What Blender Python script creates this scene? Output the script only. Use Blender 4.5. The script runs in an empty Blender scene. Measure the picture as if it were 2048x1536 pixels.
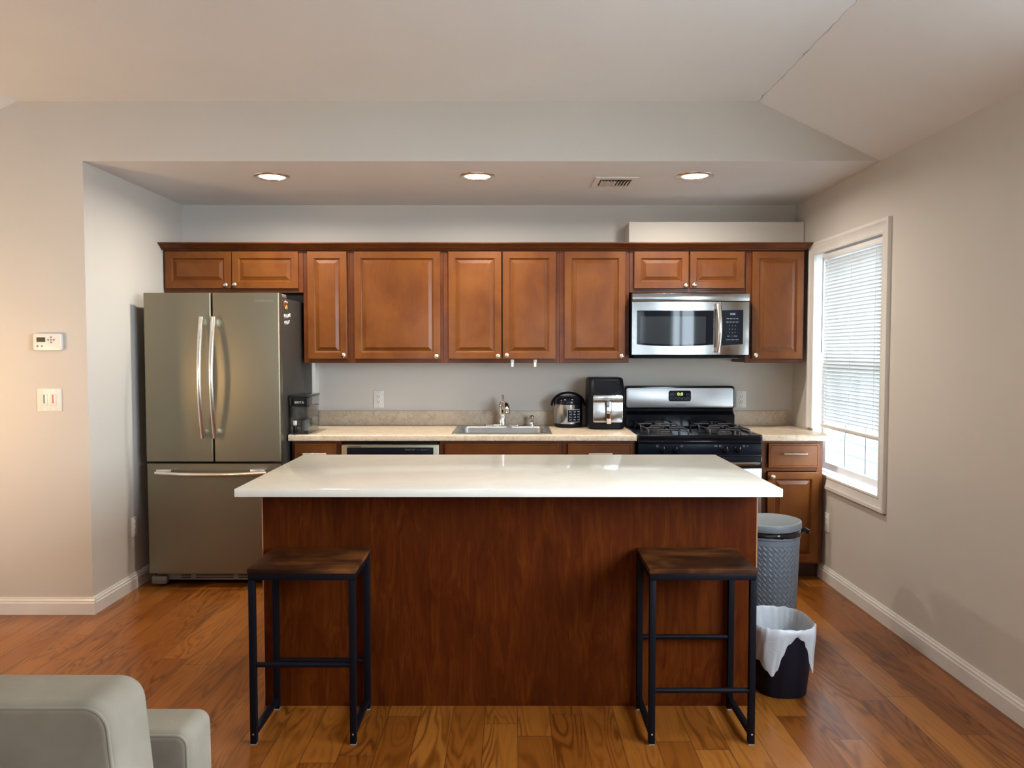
import bpy, bmesh, math, random
from math import sin, cos, pi, radians
from mathutils import Vector, Matrix
random.seed(7)
D = bpy.data
COL = bpy.context.scene.collection
SC = bpy.context.scene

# ------------------------------------------------------------------ camera, world, light, exposure
CAM_H = 1.43
cam_d = D.cameras.new('camera'); cam_d.sensor_width = 36.0; cam_d.lens = 1540 * 36 / 2048; cam_d.clip_start = 0.05
cam = D.objects.new('camera', cam_d); COL.objects.link(cam)
cam.location = (0, 0, CAM_H); cam.rotation_euler = (radians(90 - 2.45), 0, 0)
SC.camera = cam
SC.view_settings.view_transform = 'Standard'
SC.view_settings.look = 'None'
SC.view_settings.gamma = 1.0
SC.view_settings.use_curve_mapping = False
SC.view_settings.exposure = 0.0
try:
    SC.cycles.use_denoising = True
    SC.cycles.max_bounces = 10
    SC.cycles.diffuse_bounces = 6
    SC.cycles.sample_clamp_indirect = 6.0
    SC.cycles.caustics_reflective = False
    SC.cycles.caustics_refractive = False
except Exception:
    pass

world = D.worlds.new('daylight'); SC.world = world; world.use_nodes = True
_bg = world.node_tree.nodes['Background']
_bg.inputs[0].default_value = (0.72, 0.87, 1.0, 1); _bg.inputs[1].default_value = 26.0

XL, XR = -2.28, 1.957          # alcove left wall, right wall
YF, YB = 4.135, 5.37           # plane of the wall above the alcove, back wall
ZS, ZC = 2.438, 2.75           # alcove ceiling, main ceiling
YREAR = -3.2                   # wall behind the camera
XW = -3.45                     # far left wall of the living room

def portal(name, loc, rot, sx, sy):
    l = D.lights.new(name, 'AREA'); l.shape = 'RECTANGLE'; l.size = sx; l.size_y = sy
    l.cycles.is_portal = True
    o = D.objects.new(name, l); COL.objects.link(o); o.location = loc; o.rotation_euler = rot
    return o
portal('window_daylight', (2.16, 4.53, 1.352), (0, radians(90), 0), 1.39, 0.92)
portal('window_daylight', (XR + 0.2, 1.0, 1.65), (0, radians(90), 0), 1.3, 2.8)  # portal of the added side window
portal('window_daylight', (-1.3, YREAR - 0.12, 1.525), (radians(90), 0, 0), 1.0, 1.25)
portal('window_daylight', (0.75, YREAR - 0.12, 1.525), (radians(90), 0, 0), 1.0, 1.25)

LAMP_W, ROOM_W = 19.0, 4.5
GLOBE = 50.0
WARM = (1.0, 0.82, 0.58)
KITCHEN = (1.0, 0.93, 0.81)

# ------------------------------------------------------------------ node helpers and materials
class NT:
    def __init__(s, name):
        s.m = D.materials.new(name); s.m.use_nodes = True
        s.t = s.m.node_tree; s.n = s.t.nodes; s.b = s.n['Principled BSDF']; s.out = s.n['Material Output']
    def node(s, typ, **kw):
        x = s.n.new(typ)
        for k, v in kw.items(): setattr(x, k, v)
        return x
    def put(s, sock, v):
        if hasattr(v, 'is_output') and not isinstance(v, (int, float)): s.t.links.new(v, sock)
        elif isinstance(v, (tuple, list)) and len(v) == 3 and sock.type == 'RGBA': sock.default_value = (*v, 1)
        else: sock.default_value = v
    def math(s, op, a, b=0.0, c=0.0):
        x = s.node('ShaderNodeMath', operation=op)
        for i, v in enumerate((a, b, c)): s.put(x.inputs[i], v)
        return x.outputs[0]
    def comb(s, x, y, z):
        c = s.node('ShaderNodeCombineXYZ')
        for i, v in enumerate((x, y, z)): s.put(c.inputs[i], v)
        return c.outputs[0]
    def coords(s):
        tc = s.node('ShaderNodeTexCoord'); sp = s.node('ShaderNodeSeparateXYZ')
        s.t.links.new(tc.outputs['Object'], sp.inputs[0]); return sp.outputs[0], sp.outputs[1], sp.outputs[2]
    def rnd(s):
        return s.node('ShaderNodeObjectInfo').outputs['Random']
    def noise(s, vec, scale=5.0, detail=3.0, rough=0.55, dist=0.0):
        x = s.node('ShaderNodeTexNoise'); s.put(x.inputs['Vector'], vec)
        x.inputs['Scale'].default_value = scale; x.inputs['Detail'].default_value = detail
        x.inputs['Roughness'].default_value = rough; x.inputs['Distortion'].default_value = dist
        return x.outputs[0]
    def white(s, v):
        x = s.node('ShaderNodeTexWhiteNoise', noise_dimensions='3D'); s.put(x.inputs['Vector'], v); return x.outputs[0]
    def ramp(s, fac, stops):
        x = s.node('ShaderNodeValToRGB'); s.put(x.inputs[0], fac); e = x.color_ramp.elements
        while len(e) < len(stops): e.new(0.5)
        for i, (p, c) in enumerate(stops): e[i].position = p; e[i].color = (*c, 1)
        return x.outputs[0]
    def mix(s, fac, a, b, mode='MIX'):
        x = s.node('ShaderNodeMix', data_type='RGBA', blend_type=mode)
        s.put(x.inputs[0], fac); s.put(x.inputs[6], a); s.put(x.inputs[7], b); return x.outputs[2]
    def bump(s, h, strength=0.2, dist=0.002):
        x = s.node('ShaderNodeBump'); s.put(x.inputs['Height'], h)
        x.inputs['Strength'].default_value = strength; x.inputs['Distance'].default_value = dist
        s.t.links.new(x.outputs[0], s.b.inputs['Normal'])
    def set(s, **kw):
        names = dict(color='Base Color', rough='Roughness', metal='Metallic', coat='Coat Weight', coat_rough='Coat Roughness',
                     ior='IOR', trans='Transmission Weight', alpha='Alpha', ecolor='Emission Color', estr='Emission Strength',
                     aniso='Anisotropic', spec='Specular IOR Level', sheen='Sheen Weight')
        for k, v in kw.items(): s.put(s.b.inputs[names[k]], v)
        return s

def plain(name, color, rough=0.5, metal=0.0, vary=0.04, scale=6.0, bump=0.0, bscale=300.0, **kw):
    n = NT(name); x, y, z = n.coords(); v = n.comb(x, y, z)
    f = n.noise(v, scale, 3)
    a = tuple(max(0, c * (1 - vary)) for c in color); b = tuple(min(1, c * (1 + vary)) for c in color)
    n.set(color=n.ramp(f, [(0.3, a), (0.7, b)]), rough=rough, metal=metal, **kw)
    if bump: n.bump(n.noise(v, bscale, 2), bump, 0.001)
    return n.m

def paint(name, color):
    n = NT(name); x, y, z = n.coords(); v = n.comb(x, y, z)
    f = n.noise(v, 1.3, 3)
    n.set(color=n.ramp(f, [(0.3, tuple(c * 0.975 for c in color)), (0.7, tuple(c * 1.02 for c in color))]), rough=0.62, spec=0.3)
    n.bump(n.noise(v, 420, 2), 0.06, 0.0006)
    return n.m

def wood(name, dark, mid, light, axis='z', rough=0.42, coat=0.10, gain=1.0, spec=0.25):
    n = NT(name); x, y, z = n.coords(); r = n.math('MULTIPLY', n.rnd(), 37.0)
    long_, a, b = {'z': (z, x, y), 'x': (x, z, y), 'y': (y, x, z)}[axis]
    big = n.noise(n.comb(n.math('ADD', n.math('MULTIPLY', a, 5.0), r), n.math('MULTIPLY', long_, 3.2), n.math('ADD', n.math('MULTIPLY', b, 5.0), r)), 1.0, 4, 0.6, 0.4)
    fine = n.noise(n.comb(n.math('ADD', n.math('MULTIPLY', a, 120.0), r), n.math('MULTIPLY', long_, 5.0), n.math('MULTIPLY', b, 120.0)), 1.0, 3, 0.6)
    f = n.math('ADD', n.math('MULTIPLY', big, 0.86), n.math('MULTIPLY', fine, 0.14 * gain))
    n.set(color=n.ramp(f, [(0.34, dark), (0.5, mid), (0.68, light)]), rough=rough, coat=coat, coat_rough=0.12, spec=spec)
    n.bump(fine, 0.05, 0.0006)
    return n.m

def figured_wood(name, dark, mid, light):
    """stained veneer of the island back: tall flame figure"""
    n = NT(name); x, y, z = n.coords()
    w = n.noise(n.comb(n.math('MULTIPLY', x, 3.0), 0.0, n.math('MULTIPLY', z, 1.2)), 1.0, 3, 0.6, 0.6)
    fl = n.noise(n.comb(n.math('MULTIPLY', x, 26.0), 0.0, n.math('ADD', n.math('MULTIPLY', z, 4.5), n.math('MULTIPLY', w, 5.0))), 1.0, 3, 0.6, 1.2)
    fine = n.noise(n.comb(n.math('MULTIPLY', x, 170.0), 0.0, n.math('MULTIPLY', z, 9.0)), 1.0, 2)
    f = n.math('ADD', n.math('ADD', n.math('MULTIPLY', w, 0.35), n.math('MULTIPLY', fl, 0.45)), n.math('MULTIPLY', fine, 0.2))
    n.set(color=n.ramp(f, [(0.36, dark), (0.5, mid), (0.64, light)]), rough=0.45, spec=0.08)
    return n.m

def floor_mat():
    n = NT('oak_floor'); x, y, z = n.coords()
    W, L = 0.127, 1.05
    xs = n.math('DIVIDE', n.math('ADD', x, 20.045), W); ix = n.math('FLOOR', xs); fx = n.math('FRACT', xs)
    off = n.white(n.comb(ix, 3.0, 1.0))
    ys = n.math('DIVIDE', n.math('ADD', n.math('ADD', y, 20.0), n.math('MULTIPLY', off, 2.7)), L)
    iy = n.math('FLOOR', ys); fy = n.math('FRACT', ys)
    pid = n.white(n.comb(ix, iy, 5.0)); pid2 = n.white(n.comb(ix, iy, 9.0))
    o1 = n.math('MULTIPLY', pid, 60.0)
    g = n.noise(n.comb(n.math('ADD', n.math('MULTIPLY', x, 7.0), o1), n.math('MULTIPLY', y, 0.9), o1), 1.0, 2, 0.5, 0.5)
    rings = n.math('SINE', n.math('MULTIPLY', g, 95.0))
    rings = n.math('POWER', n.math('MULTIPLY_ADD', rings, 0.5, 0.5), 2.2)
    patch = n.ramp(n.noise(n.comb(n.math('MULTIPLY', x, 9.0), n.math('MULTIPLY', y, 1.6), o1), 1.0, 2), [(0.40, (0, 0, 0)), (0.62, (1, 1, 1))])
    rings = n.math('MULTIPLY', rings, n.math('MULTIPLY_ADD', patch, 0.75, 0.25))
    pores = n.noise(n.comb(n.math('MULTIPLY', x, 260.0), n.math('MULTIPLY', y, 7.0), o1), 1.0, 2, 0.6)
    tone = n.ramp(pid2, [(0.0, (0.19, 0.053, 0.0062)), (0.5, (0.255, 0.080, 0.0105)), (1.0, (0.335, 0.117, 0.0185))])
    gr = n.math('MULTIPLY', n.math('ADD', n.math('MULTIPLY', rings, 0.85), n.math('MULTIPLY', pores, 0.45)), 0.9)
    col = n.mix(n.math('MINIMUM', gr, 1.0), tone, n.mix(1.0, tone, (0.40, 0.31, 0.24), 'MULTIPLY'))
    ex = n.math('MINIMUM', fx, n.math('SUBTRACT', 1.0, fx)); ey = n.math('MINIMUM', fy, n.math('SUBTRACT', 1.0, fy))
    gap = n.math('MAXIMUM', n.math('LESS_THAN', ex, 0.011), n.math('LESS_THAN', ey, 0.0016))
    col = n.mix(n.math('MULTIPLY', gap, 0.75), col, (0.03, 0.012, 0.005))
    n.set(color=col, rough=n.math('MULTIPLY_ADD', pores, 0.10, 0.26), coat=0.22, coat_rough=0.14, spec=0.3)
    n.bump(n.math('SUBTRACT', n.math('MULTIPLY', gr, 0.25), gap), 0.12, 0.001)
    return n.m

def laminate(name):
    n = NT(name); x, y, z = n.coords(); v = n.comb(x, y, z)
    f = n.math('ADD', n.math('MULTIPLY', n.noise(v, 22, 5, 0.65, 0.8), 0.6), n.math('MULTIPLY', n.noise(v, 90, 3), 0.4))
    n.set(color=n.ramp(f, [(0.32, (0.40, 0.295, 0.195)), (0.5, (0.565, 0.45, 0.325)), (0.68, (0.67, 0.565, 0.435))]), rough=0.36)
    return n.m

def quartz(name):
    n = NT(name); x, y, z = n.coords(); v = n.comb(x, y, z)
    f = n.math('ADD', n.math('MULTIPLY', n.noise(v, 3.5, 5, 0.6, 1.5), 0.7), n.math('MULTIPLY', n.noise(v, 160, 2), 0.3))
    n.set(color=n.ramp(f, [(0.3, (0.69, 0.65, 0.56)), (0.6, (0.755, 0.715, 0.625)), (0.8, (0.775, 0.74, 0.66))]), rough=0.13)
    return n.m

def steel(name, color=(0.60, 0.58, 0.54), rough=0.27, axis='z', metal=1.0, aniso=0.5):
    n = NT(name); x, y, z = n.coords()
    a = {'z': (n.math('MULTIPLY', x, 900.0), n.math('MULTIPLY', y, 900.0), n.math('MULTIPLY', z, 6.0)),
         'x': (n.math('MULTIPLY', x, 6.0), n.math('MULTIPLY', y, 900.0), n.math('MULTIPLY', z, 900.0))}[axis]
    f = n.noise(n.comb(*a), 1.0, 2)
    n.set(color=color, metal=metal, rough=n.math('MULTIPLY_ADD', f, 0.12, rough - 0.06), aniso=aniso)
    return n.m

def glassy(name, tint=(1, 1, 1), gloss=0.06, rough=0.02, opac=0.0, ocol=(0.5, 0.5, 0.5)):
    n = NT(name); x, y, z = n.coords()
    tr = n.node('ShaderNodeBsdfTransparent'); tr.inputs[0].default_value = (*tint, 1)
    gl = n.node('ShaderNodeBsdfGlossy'); gl.inputs['Roughness'].default_value = rough
    lw = n.node('ShaderNodeLayerWeight'); lw.inputs[0].default_value = 0.5
    fr = n.math('MULTIPLY_ADD', n.math('POWER', lw.outputs['Facing'], 5.0), 0.9, 0.04)
    mx = n.node('ShaderNodeMixShader'); n.t.links.new(fr, mx.inputs[0])
    n.t.links.new(tr.outputs[0], mx.inputs[1]); n.t.links.new(gl.outputs[0], mx.inputs[2])
    last = mx.outputs[0]
    if opac:
        n.set(color=n.ramp(n.noise(n.comb(x, y, z), 8), [(0.3, ocol), (0.7, tuple(c * 1.1 for c in ocol))]), rough=0.2)
        m2 = n.node('ShaderNodeMixShader'); m2.inputs[0].default_value = opac
        n.t.links.new(last, m2.inputs[1]); n.t.links.new(n.b.outputs[0], m2.inputs[2]); last = m2.outputs[0]
    n.t.links.new(last, n.out.inputs[0])
    return n.m

def translucent(name, color, amt=0.45, rough=0.4, bump=0.0, bscale=40):
    n = NT(name); x, y, z = n.coords(); v = n.comb(x, y, z)
    n.set(color=n.ramp(n.noise(v, 9), [(0.3, tuple(c * 0.96 for c in color)), (0.7, color)]), rough=rough)
    t = n.node('ShaderNodeBsdfTranslucent'); t.inputs[0].default_value = (*color, 1)
    mx = n.node('ShaderNodeMixShader'); mx.inputs[0].default_value = amt
    n.t.links.new(n.b.outputs[0], mx.inputs[1]); n.t.links.new(t.outputs[0], mx.inputs[2]); n.t.links.new(mx.outputs[0], n.out.inputs[0])
    if bump: n.bump(n.noise(v, bscale, 3, 0.6, 1.0), bump, 0.004)
    return n.m

def emit(name, color, strength):
    n = NT(name); x, y, z = n.coords()
    n.set(color=n.ramp(n.noise(n.comb(x, y, z), 5), [(0.3, color), (0.7, color)]), ecolor=color, estr=strength); return n.m

def embossed():
    n = NT('embossed_grey_plastic'); x, y, z = n.coords()
    a = n.math('MULTIPLY', n.math('ARCTAN2', y, x), 18.0); h = n.math('MULTIPLY', z, 122.0)
    p, q = n.math('ADD', a, h), n.math('SUBTRACT', a, h)
    s1, s2 = n.math('SINE', n.math('MULTIPLY', p, 2.0)), n.math('SINE', n.math('MULTIPLY', q, 2.0))
    ch = n.math('GREATER_THAN', n.math('MULTIPLY', n.math('SINE', p), n.math('SINE', q)), 0.0)
    hh = n.math('ADD', n.math('MULTIPLY', ch, s1), n.math('MULTIPLY', n.math('SUBTRACT', 1.0, ch), s2))
    band = n.math('LESS_THAN', z, 0.475)
    n.set(color=n.ramp(n.noise(n.comb(x, y, z), 12), [(0.3, (0.17, 0.20, 0.235)), (0.7, (0.19, 0.225, 0.26))]), rough=0.42)
    n.bump(n.math('MULTIPLY', hh, band), 0.55, 0.004)
    return n.m

M = {}
M['wall'] = paint('greige_paint', (0.585, 0.543, 0.487))
M['ceil'] = paint('ceiling_paint', (0.76, 0.755, 0.755))
M['trim'] = plain('white_trim_paint', (0.72, 0.69, 0.65), 0.35)
M['floor'] = floor_mat()
M['cab'] = wood('stained_maple', (0.118, 0.0315, 0.0042), (0.152, 0.0445, 0.0060), (0.185, 0.059, 0.0085))
M['cabx'] = wood('stained_maple_rail', (0.08, 0.018, 0.0035), (0.115, 0.029, 0.0055), (0.155, 0.043, 0.0085), 'x')
M['cabdark'] = plain('toe_kick_brown', (0.06, 0.018, 0.007), 0.5)  # plain dark brown of the toe kicks
M['island'] = figured_wood('island_veneer', (0.036, 0.0056, 0.0006), (0.063, 0.0108, 0.0010), (0.100, 0.0215, 0.0021))
M['edge'] = plain('veneer_edge', (0.36, 0.17, 0.08), 0.4)
M['seat'] = wood('rustic_seat', (0.008, 0.003, 0.0015), (0.034, 0.011, 0.0040), (0.15, 0.05, 0.014), 'x', 0.48, 0.0, 1.4, 0.07)
M['lam'] = laminate('beige_laminate')
M['quartz'] = quartz('white_quartz')
M['steel'] = steel('brushed_steel', (0.255, 0.222, 0.155), 0.40)
M['steelx'] = steel('bright_steel', (0.36, 0.35, 0.335), 0.20, 'x')
M['steelsat'] = steel('satin_steel', (0.39, 0.385, 0.385), 0.36, 'x')
M['handle'] = steel('handle_steel', (0.80, 0.77, 0.72), 0.24, 'z')
M['nickel'] = plain('satin_nickel', (0.74, 0.70, 0.62), 0.27, 1.0)
M['chrome'] = plain('chrome', (0.78, 0.77, 0.75), 0.07, 1.0)
M['steelz'] = steel('cooker_steel', (0.52, 0.51, 0.49), 0.17, 'z')
M['sink'] = steel('sink_steel', (0.40, 0.40, 0.40), 0.34, 'x')
M['fside'] = plain('fridge_side_grey', (0.046, 0.040, 0.034), 0.5, 0.0, 0.04, 6, 0.1, 600, spec=0.2)
M['grey'] = plain('grey_plastic', (0.22, 0.21, 0.20), 0.45)
M['black'] = plain('black_plastic', (0.006, 0.006, 0.009), 0.42, spec=0.15)
M['gloss'] = plain('gloss_black_enamel', (0.005, 0.006, 0.010), 0.12, spec=0.3)
M['panel'] = plain('black_control_panel', (0.007, 0.009, 0.016), 0.3, spec=0.08)
M['iron'] = plain('cast_iron', (0.03, 0.03, 0.034), 0.5, 0.0, 0.1, 30, 0.3, 200)
M['frame'] = plain('black_powder_coat', (0.004, 0.004, 0.0065), 0.5, spec=0.1)
M['white'] = plain('white_plastic', (0.74, 0.71, 0.66), 0.32)
M['slot'] = plain('dark_slot', (0.03, 0.028, 0.025), 0.6)
M['lcd'] = plain('dark_lcd', (0.055, 0.048, 0.030), 0.2)
M['legend'] = plain('panel_legend', (0.42, 0.45, 0.5), 0.5)
M['logo'] = plain('logo_grey', (0.16, 0.16, 0.15), 0.4, 0.5)
M['logofaint'] = plain('logo_faint', (0.33, 0.30, 0.235), 0.4, 0.6)
M['logolight'] = plain('logo_light', (0.62, 0.60, 0.55), 0.35)
M['digits'] = emit('clock_digits', (0.75, 0.85, 0.20), 1.6)
M['digitsb'] = emit('clock_digits_dim', (0.45, 0.55, 0.75), 0.6)
M['teal'] = plain('teal_slider', (0.03, 0.19, 0.16), 0.4)
M['pink'] = plain('red_slider', (0.62, 0.10, 0.10), 0.4)
M['pane'] = glassy('window_glass')
M['mwglass'] = plain('microwave_door_glass', (0.006, 0.008, 0.013), 0.05, spec=0.22)
M['mwinner'] = plain('microwave_mesh', (0.026, 0.032, 0.038), 0.06, spec=0.28)
M['slat'] = translucent('blind_slat', (0.64, 0.64, 0.62), 0.25)
M['globe'] = emit('opal_globe', (1.0, 0.66, 0.34), GLOBE)
M['vinyl'] = plain('white_vinyl', (0.80, 0.80, 0.80), 0.3)
M['grille'] = plain('grille_grey', (0.30, 0.33, 0.36), 0.4)
M['canlid'] = plain('grey_lid', (0.215, 0.245, 0.265), 0.40)
M['can'] = embossed()
M['bag'] = plain('black_bag', (0.012, 0.012, 0.014), 0.16, 0, 0.1, 30, 0.8, 55)
M['bin'] = plain('black_bin', (0.006, 0.006, 0.011), 0.42, spec=0.2)
M['liner'] = translucent('white_liner', (0.72, 0.73, 0.75), 0.35, 0.35, 0.5, 26)
M['fabric'] = plain('grey_velvet', (0.20, 0.170, 0.127), 0.85, 0, 0.14, 6, 0.25, 500, spec=0.2)
M['clear'] = glassy('clear_plastic', (0.86, 0.87, 0.86))
M['smoke'] = glassy('smoke_plastic', (0.35, 0.36, 0.36), opac=0.35, ocol=(0.03, 0.032, 0.03))
M['water'] = glassy('reservoir_plastic', (0.62, 0.62, 0.60), opac=0.22, ocol=(0.42, 0.41, 0.39))
M['magred'] = plain('magnet_red', (0.28, 0.04, 0.012), 0.4, 0, 0.5, 90)
M['magyel'] = plain('magnet_yellow', (0.50, 0.48, 0.10), 0.4, 0, 0.3, 80)
M['magwhite'] = plain('magnet_white', (0.75, 0.70, 0.66), 0.4)
M['siding'] = plain('darkened_siding', (0.055, 0.068, 0.075), 0.6)  # siding toned dark to hold down the brightness seen outside
M['shade_ground'] = plain('shade_ground', (0.055, 0.062, 0.07), 0.9)  # dark tone stands in for shade on the ground outside the kitchen window
M['lawn'] = plain('ground', (0.36, 0.36, 0.34), 0.9)
M['lens'] = emit('lamp_lens', (1.0, 0.93, 0.82), 9.0)
M['ductdark'] = plain('duct_dark', (0.05, 0.045, 0.04), 0.7)

# ------------------------------------------------------------------ geometry helpers
def NB(): return bmesh.new()

def bx(bm, x0, x1, y0, y1, z0, z1, bev=0.0, seg=2):
    r = bmesh.ops.create_cube(bm, size=1.0)
    vs = r['verts']
    for v in vs:
        v.co = Vector(((x0 + x1) / 2 + v.co.x * (x1 - x0), (y0 + y1) / 2 + v.co.y * (y1 - y0), (z0 + z1) / 2 + v.co.z * (z1 - z0)))
    if bev:
        es = list({e for v in vs for e in v.link_edges})
        bmesh.ops.bevel(bm, geom=es, offset=min(bev, 0.49 * min(abs(x1 - x0), abs(y1 - y0), abs(z1 - z0))), segments=seg, affect='EDGES', profile=0.5)
    return bm

def loft(bm, rings, close=True, cap0=True, cap1=True):
    R = [[bm.verts.new(p) for p in ring] for ring in rings]
    n = len(R[0])
    for a, b in zip(R, R[1:]):
        for i in range(n if close else n - 1):
            j = (i + 1) % n
            try: bm.faces.new((a[i], a[j], b[j], b[i]))
            except ValueError: pass
    if cap0 and close: bm.faces.new(list(reversed(R[0])))
    if cap1 and close: bm.faces.new(R[-1])
    return R

def lathe(bm, prof, c=(0, 0, 0), n=40, axis='z', a0=0.0, a1=None):
    full = a1 is None
    steps = n if full else n + 1
    rings = []
    for r, h in prof:
        ring = []
        for i in range(steps):
            t = a0 + (2 * pi if full else (a1 - a0)) * i / n
            u, w = r * cos(t), r * sin(t)
            p = {'z': (u, w, h), 'y': (u, h, w), 'x': (h, u, w)}[axis]
            ring.append((p[0] + c[0], p[1] + c[1], p[2] + c[2]))
        rings.append(ring)
    loft(bm, rings, full, prof[0][0] > 1e-5, prof[-1][0] > 1e-5)
    return bm

def cyl(bm, p0, p1, r0, r1=None, n=20):
    tube(bm, [p0, p1], r0, n, radii=[r0, r0 if r1 is None else r1]); return bm

def tube(bm, pts, r, n=10, closed=False, radii=None, flat=1.0):
    pts = [Vector(p) for p in pts]; m = len(pts); rings = []; prev = None
    for i, p in enumerate(pts):
        if closed: t = pts[(i + 1) % m] - pts[i - 1]
        else: t = pts[min(i + 1, m - 1)] - pts[max(i - 1, 0)]
        t.normalize()
        if prev is None:
            u = t.orthogonal().normalized()
            if abs(t.z) < 0.9: u = Vector((0, 0, 1)).cross(t).normalized()
            elif abs(t.z) >= 0.9: u = Vector((1, 0, 0)) - t * t.x; u.normalize()
        else:
            u = prev - t * prev.dot(t); u.normalize()
        prev = u; w = t.cross(u); rr = radii[i] if radii else r
        rings.append([p + u * (rr * cos(2 * pi * k / n)) + w * (rr * flat * sin(2 * pi * k / n)) for k in range(n)])
    if closed: rings.append(rings[0]); loft(bm, rings, True, False, False)
    else: loft(bm, rings)
    return bm

def rrect(w, h, r, n=6, cx=0.0, cy=0.0):
    out = []
    for sx, sy, a in ((1, 1, 0), (-1, 1, 90), (-1, -1, 180), (1, -1, 270)):
        for k in range(n + 1):
            t = radians(a + 90 * k / n)
            out.append((cx + sx * (w / 2 - r) + r * cos(t), cy + sy * (h / 2 - r) + r * sin(t)))
    return out

def offset(poly, d):
    n = len(poly); out = []
    for i in range(n):
        a, b, c = poly[i - 1], poly[i], poly[(i + 1) % n]
        e1 = Vector((b[0] - a[0], b[1] - a[1])); e2 = Vector((c[0] - b[0], c[1] - b[1]))
        if e1.length < 1e-7: e1 = e2
        if e2.length < 1e-7: e2 = e1
        n1 = Vector((e1.y, -e1.x)).normalized(); n2 = Vector((e2.y, -e2.x)).normalized()
        nn = n1 + n2
        nn = nn.normalized() if nn.length > 1e-6 else n1
        k = d / max(0.35, nn.dot(n1)); out.append((b[0] + nn.x * k, b[1] + nn.y * k))
    return out

def puff(bm, poly, a, b, bev=0.0, plane='xz', seg=4, swell=0.0):
    """outline (counter-clockwise) extruded from a to b along the third axis, edges rounded by bev"""
    def P(q, t): return {'xz': (q[0], t, q[1]), 'xy': (q[0], q[1], t), 'yz': (t, q[0], q[1])}[plane]
    rings = []
    if bev:
        for k in range(seg + 1):
            t = pi / 2 * k / seg
            rings.append([P(q, a + bev * (1 - sin(t))) for q in offset(poly, -bev * (1 - cos(t)))])
        rings.reverse(); rings = rings[::-1]
        first = [[P(q, a + bev * (1 - cos(pi / 2 * k / seg))) for q in offset(poly, -bev * (1 - sin(pi / 2 * k / seg)))] for k in range(seg + 1)]
        last = [[P(q, b - bev * (1 - cos(pi / 2 * k / seg))) for q in offset(poly, -bev * (1 - sin(pi / 2 * k / seg)))] for k in range(seg, -1, -1)]
        rings = first + last
    else: rings = [[P(q, a) for q in poly], [P(q, b) for q in poly]]
    loft(bm, rings); return bm

def sweep_profile(bm, prof, path):
    """prof: list of points per path station given by a function -> rings"""
    loft(bm, path); return bm

def wloc(o):
    v = Vector((0, 0, 0))
    while o is not None: v += o.location; o = o.parent
    return v

def finish(bm, name, smooth=35):
    bmesh.ops.remove_doubles(bm, verts=bm.verts, dist=1e-6)
    bmesh.ops.recalc_face_normals(bm, faces=bm.faces)
    me = D.meshes.new(name); bm.to_mesh(me); bm.free()
    if smooth:
        me.shade_smooth()
        try: me.set_sharp_from_angle(angle=radians(smooth))
        except Exception: pass
    return me

def obj(name, bm, mat, parent=None, smooth=35, label=None):
    me = finish(bm, name, smooth)
    ms = mat if isinstance(mat, (list, tuple)) else [mat]
    for m in ms: me.materials.append(m)
    o = D.objects.new(name, me); COL.objects.link(o)
    if parent is not None:
        off = wloc(parent); o.parent = parent
        me.transform(Matrix.Translation(-off))
    else:
        xs = [v.co for v in me.vertices]
        c = Vector(((min(v.x for v in xs) + max(v.x for v in xs)) / 2, (min(v.y for v in xs) + max(v.y for v in xs)) / 2, min(v.z for v in xs)))
        me.transform(Matrix.Translation(-c)); o.location = c
    if label: o['label'] = label
    return o

def tag(o, label, cat, group=None):
    o['label'] = label; o['category'] = cat
    if group: o['group'] = group
    return o

def thing(name, loc, label, cat, group=None):
    o = D.objects.new(name, None); COL.objects.link(o); o.location = loc; o.empty_display_size = 0.05
    return tag(o, label, cat, group)

def struct(name, bm, mat, parent=None, smooth=35):
    o = obj(name, bm, mat, parent, smooth)
    if parent is None: o['kind'] = 'structure'
    return o

def world_origin(o):
    """keep object space equal to world space (so floor boards and paint stay aligned)"""
    o.data.transform(Matrix.Translation(o.location)); o.location = (0, 0, 0); return o

def text(name, s, size, loc, mat, parent, rot=(90, 0, 0), depth=0.0006, spacing=1.0, wide=1.0):
    c = D.curves.new(name, 'FONT'); c.body = s; c.size = size; c.align_x = 'CENTER'; c.align_y = 'CENTER'
    c.extrude = depth; c.space_character = spacing; c.resolution_u = 2
    t = D.objects.new(name, c); COL.objects.link(t)
    dg = bpy.context.evaluated_depsgraph_get(); me = D.meshes.new_from_object(t.evaluated_get(dg))
    D.objects.remove(t); D.curves.remove(c)
    R = Matrix.Rotation(radians(rot[2]), 4, 'Z') @ Matrix.Rotation(radians(rot[0]), 4, 'X')
    me.transform(Matrix.Translation(Vector(loc)) @ R @ Matrix.Diagonal((wide, 1, 1, 1)))
    me.materials.clear(); me.materials.append(mat); me.name = name
    o = D.objects.new(name, me); COL.objects.link(o); o.parent = parent
    me.transform(Matrix.Translation(-wloc(parent)))
    return o

# ------------------------------------------------------------------ room shell
T = 0.12
b = NB(); bx(b, XW - T, XR + T, YREAR - T, YB + T, -0.1, 0.0)
world_origin(struct('floor', b, M['floor'], smooth=0))
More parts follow.
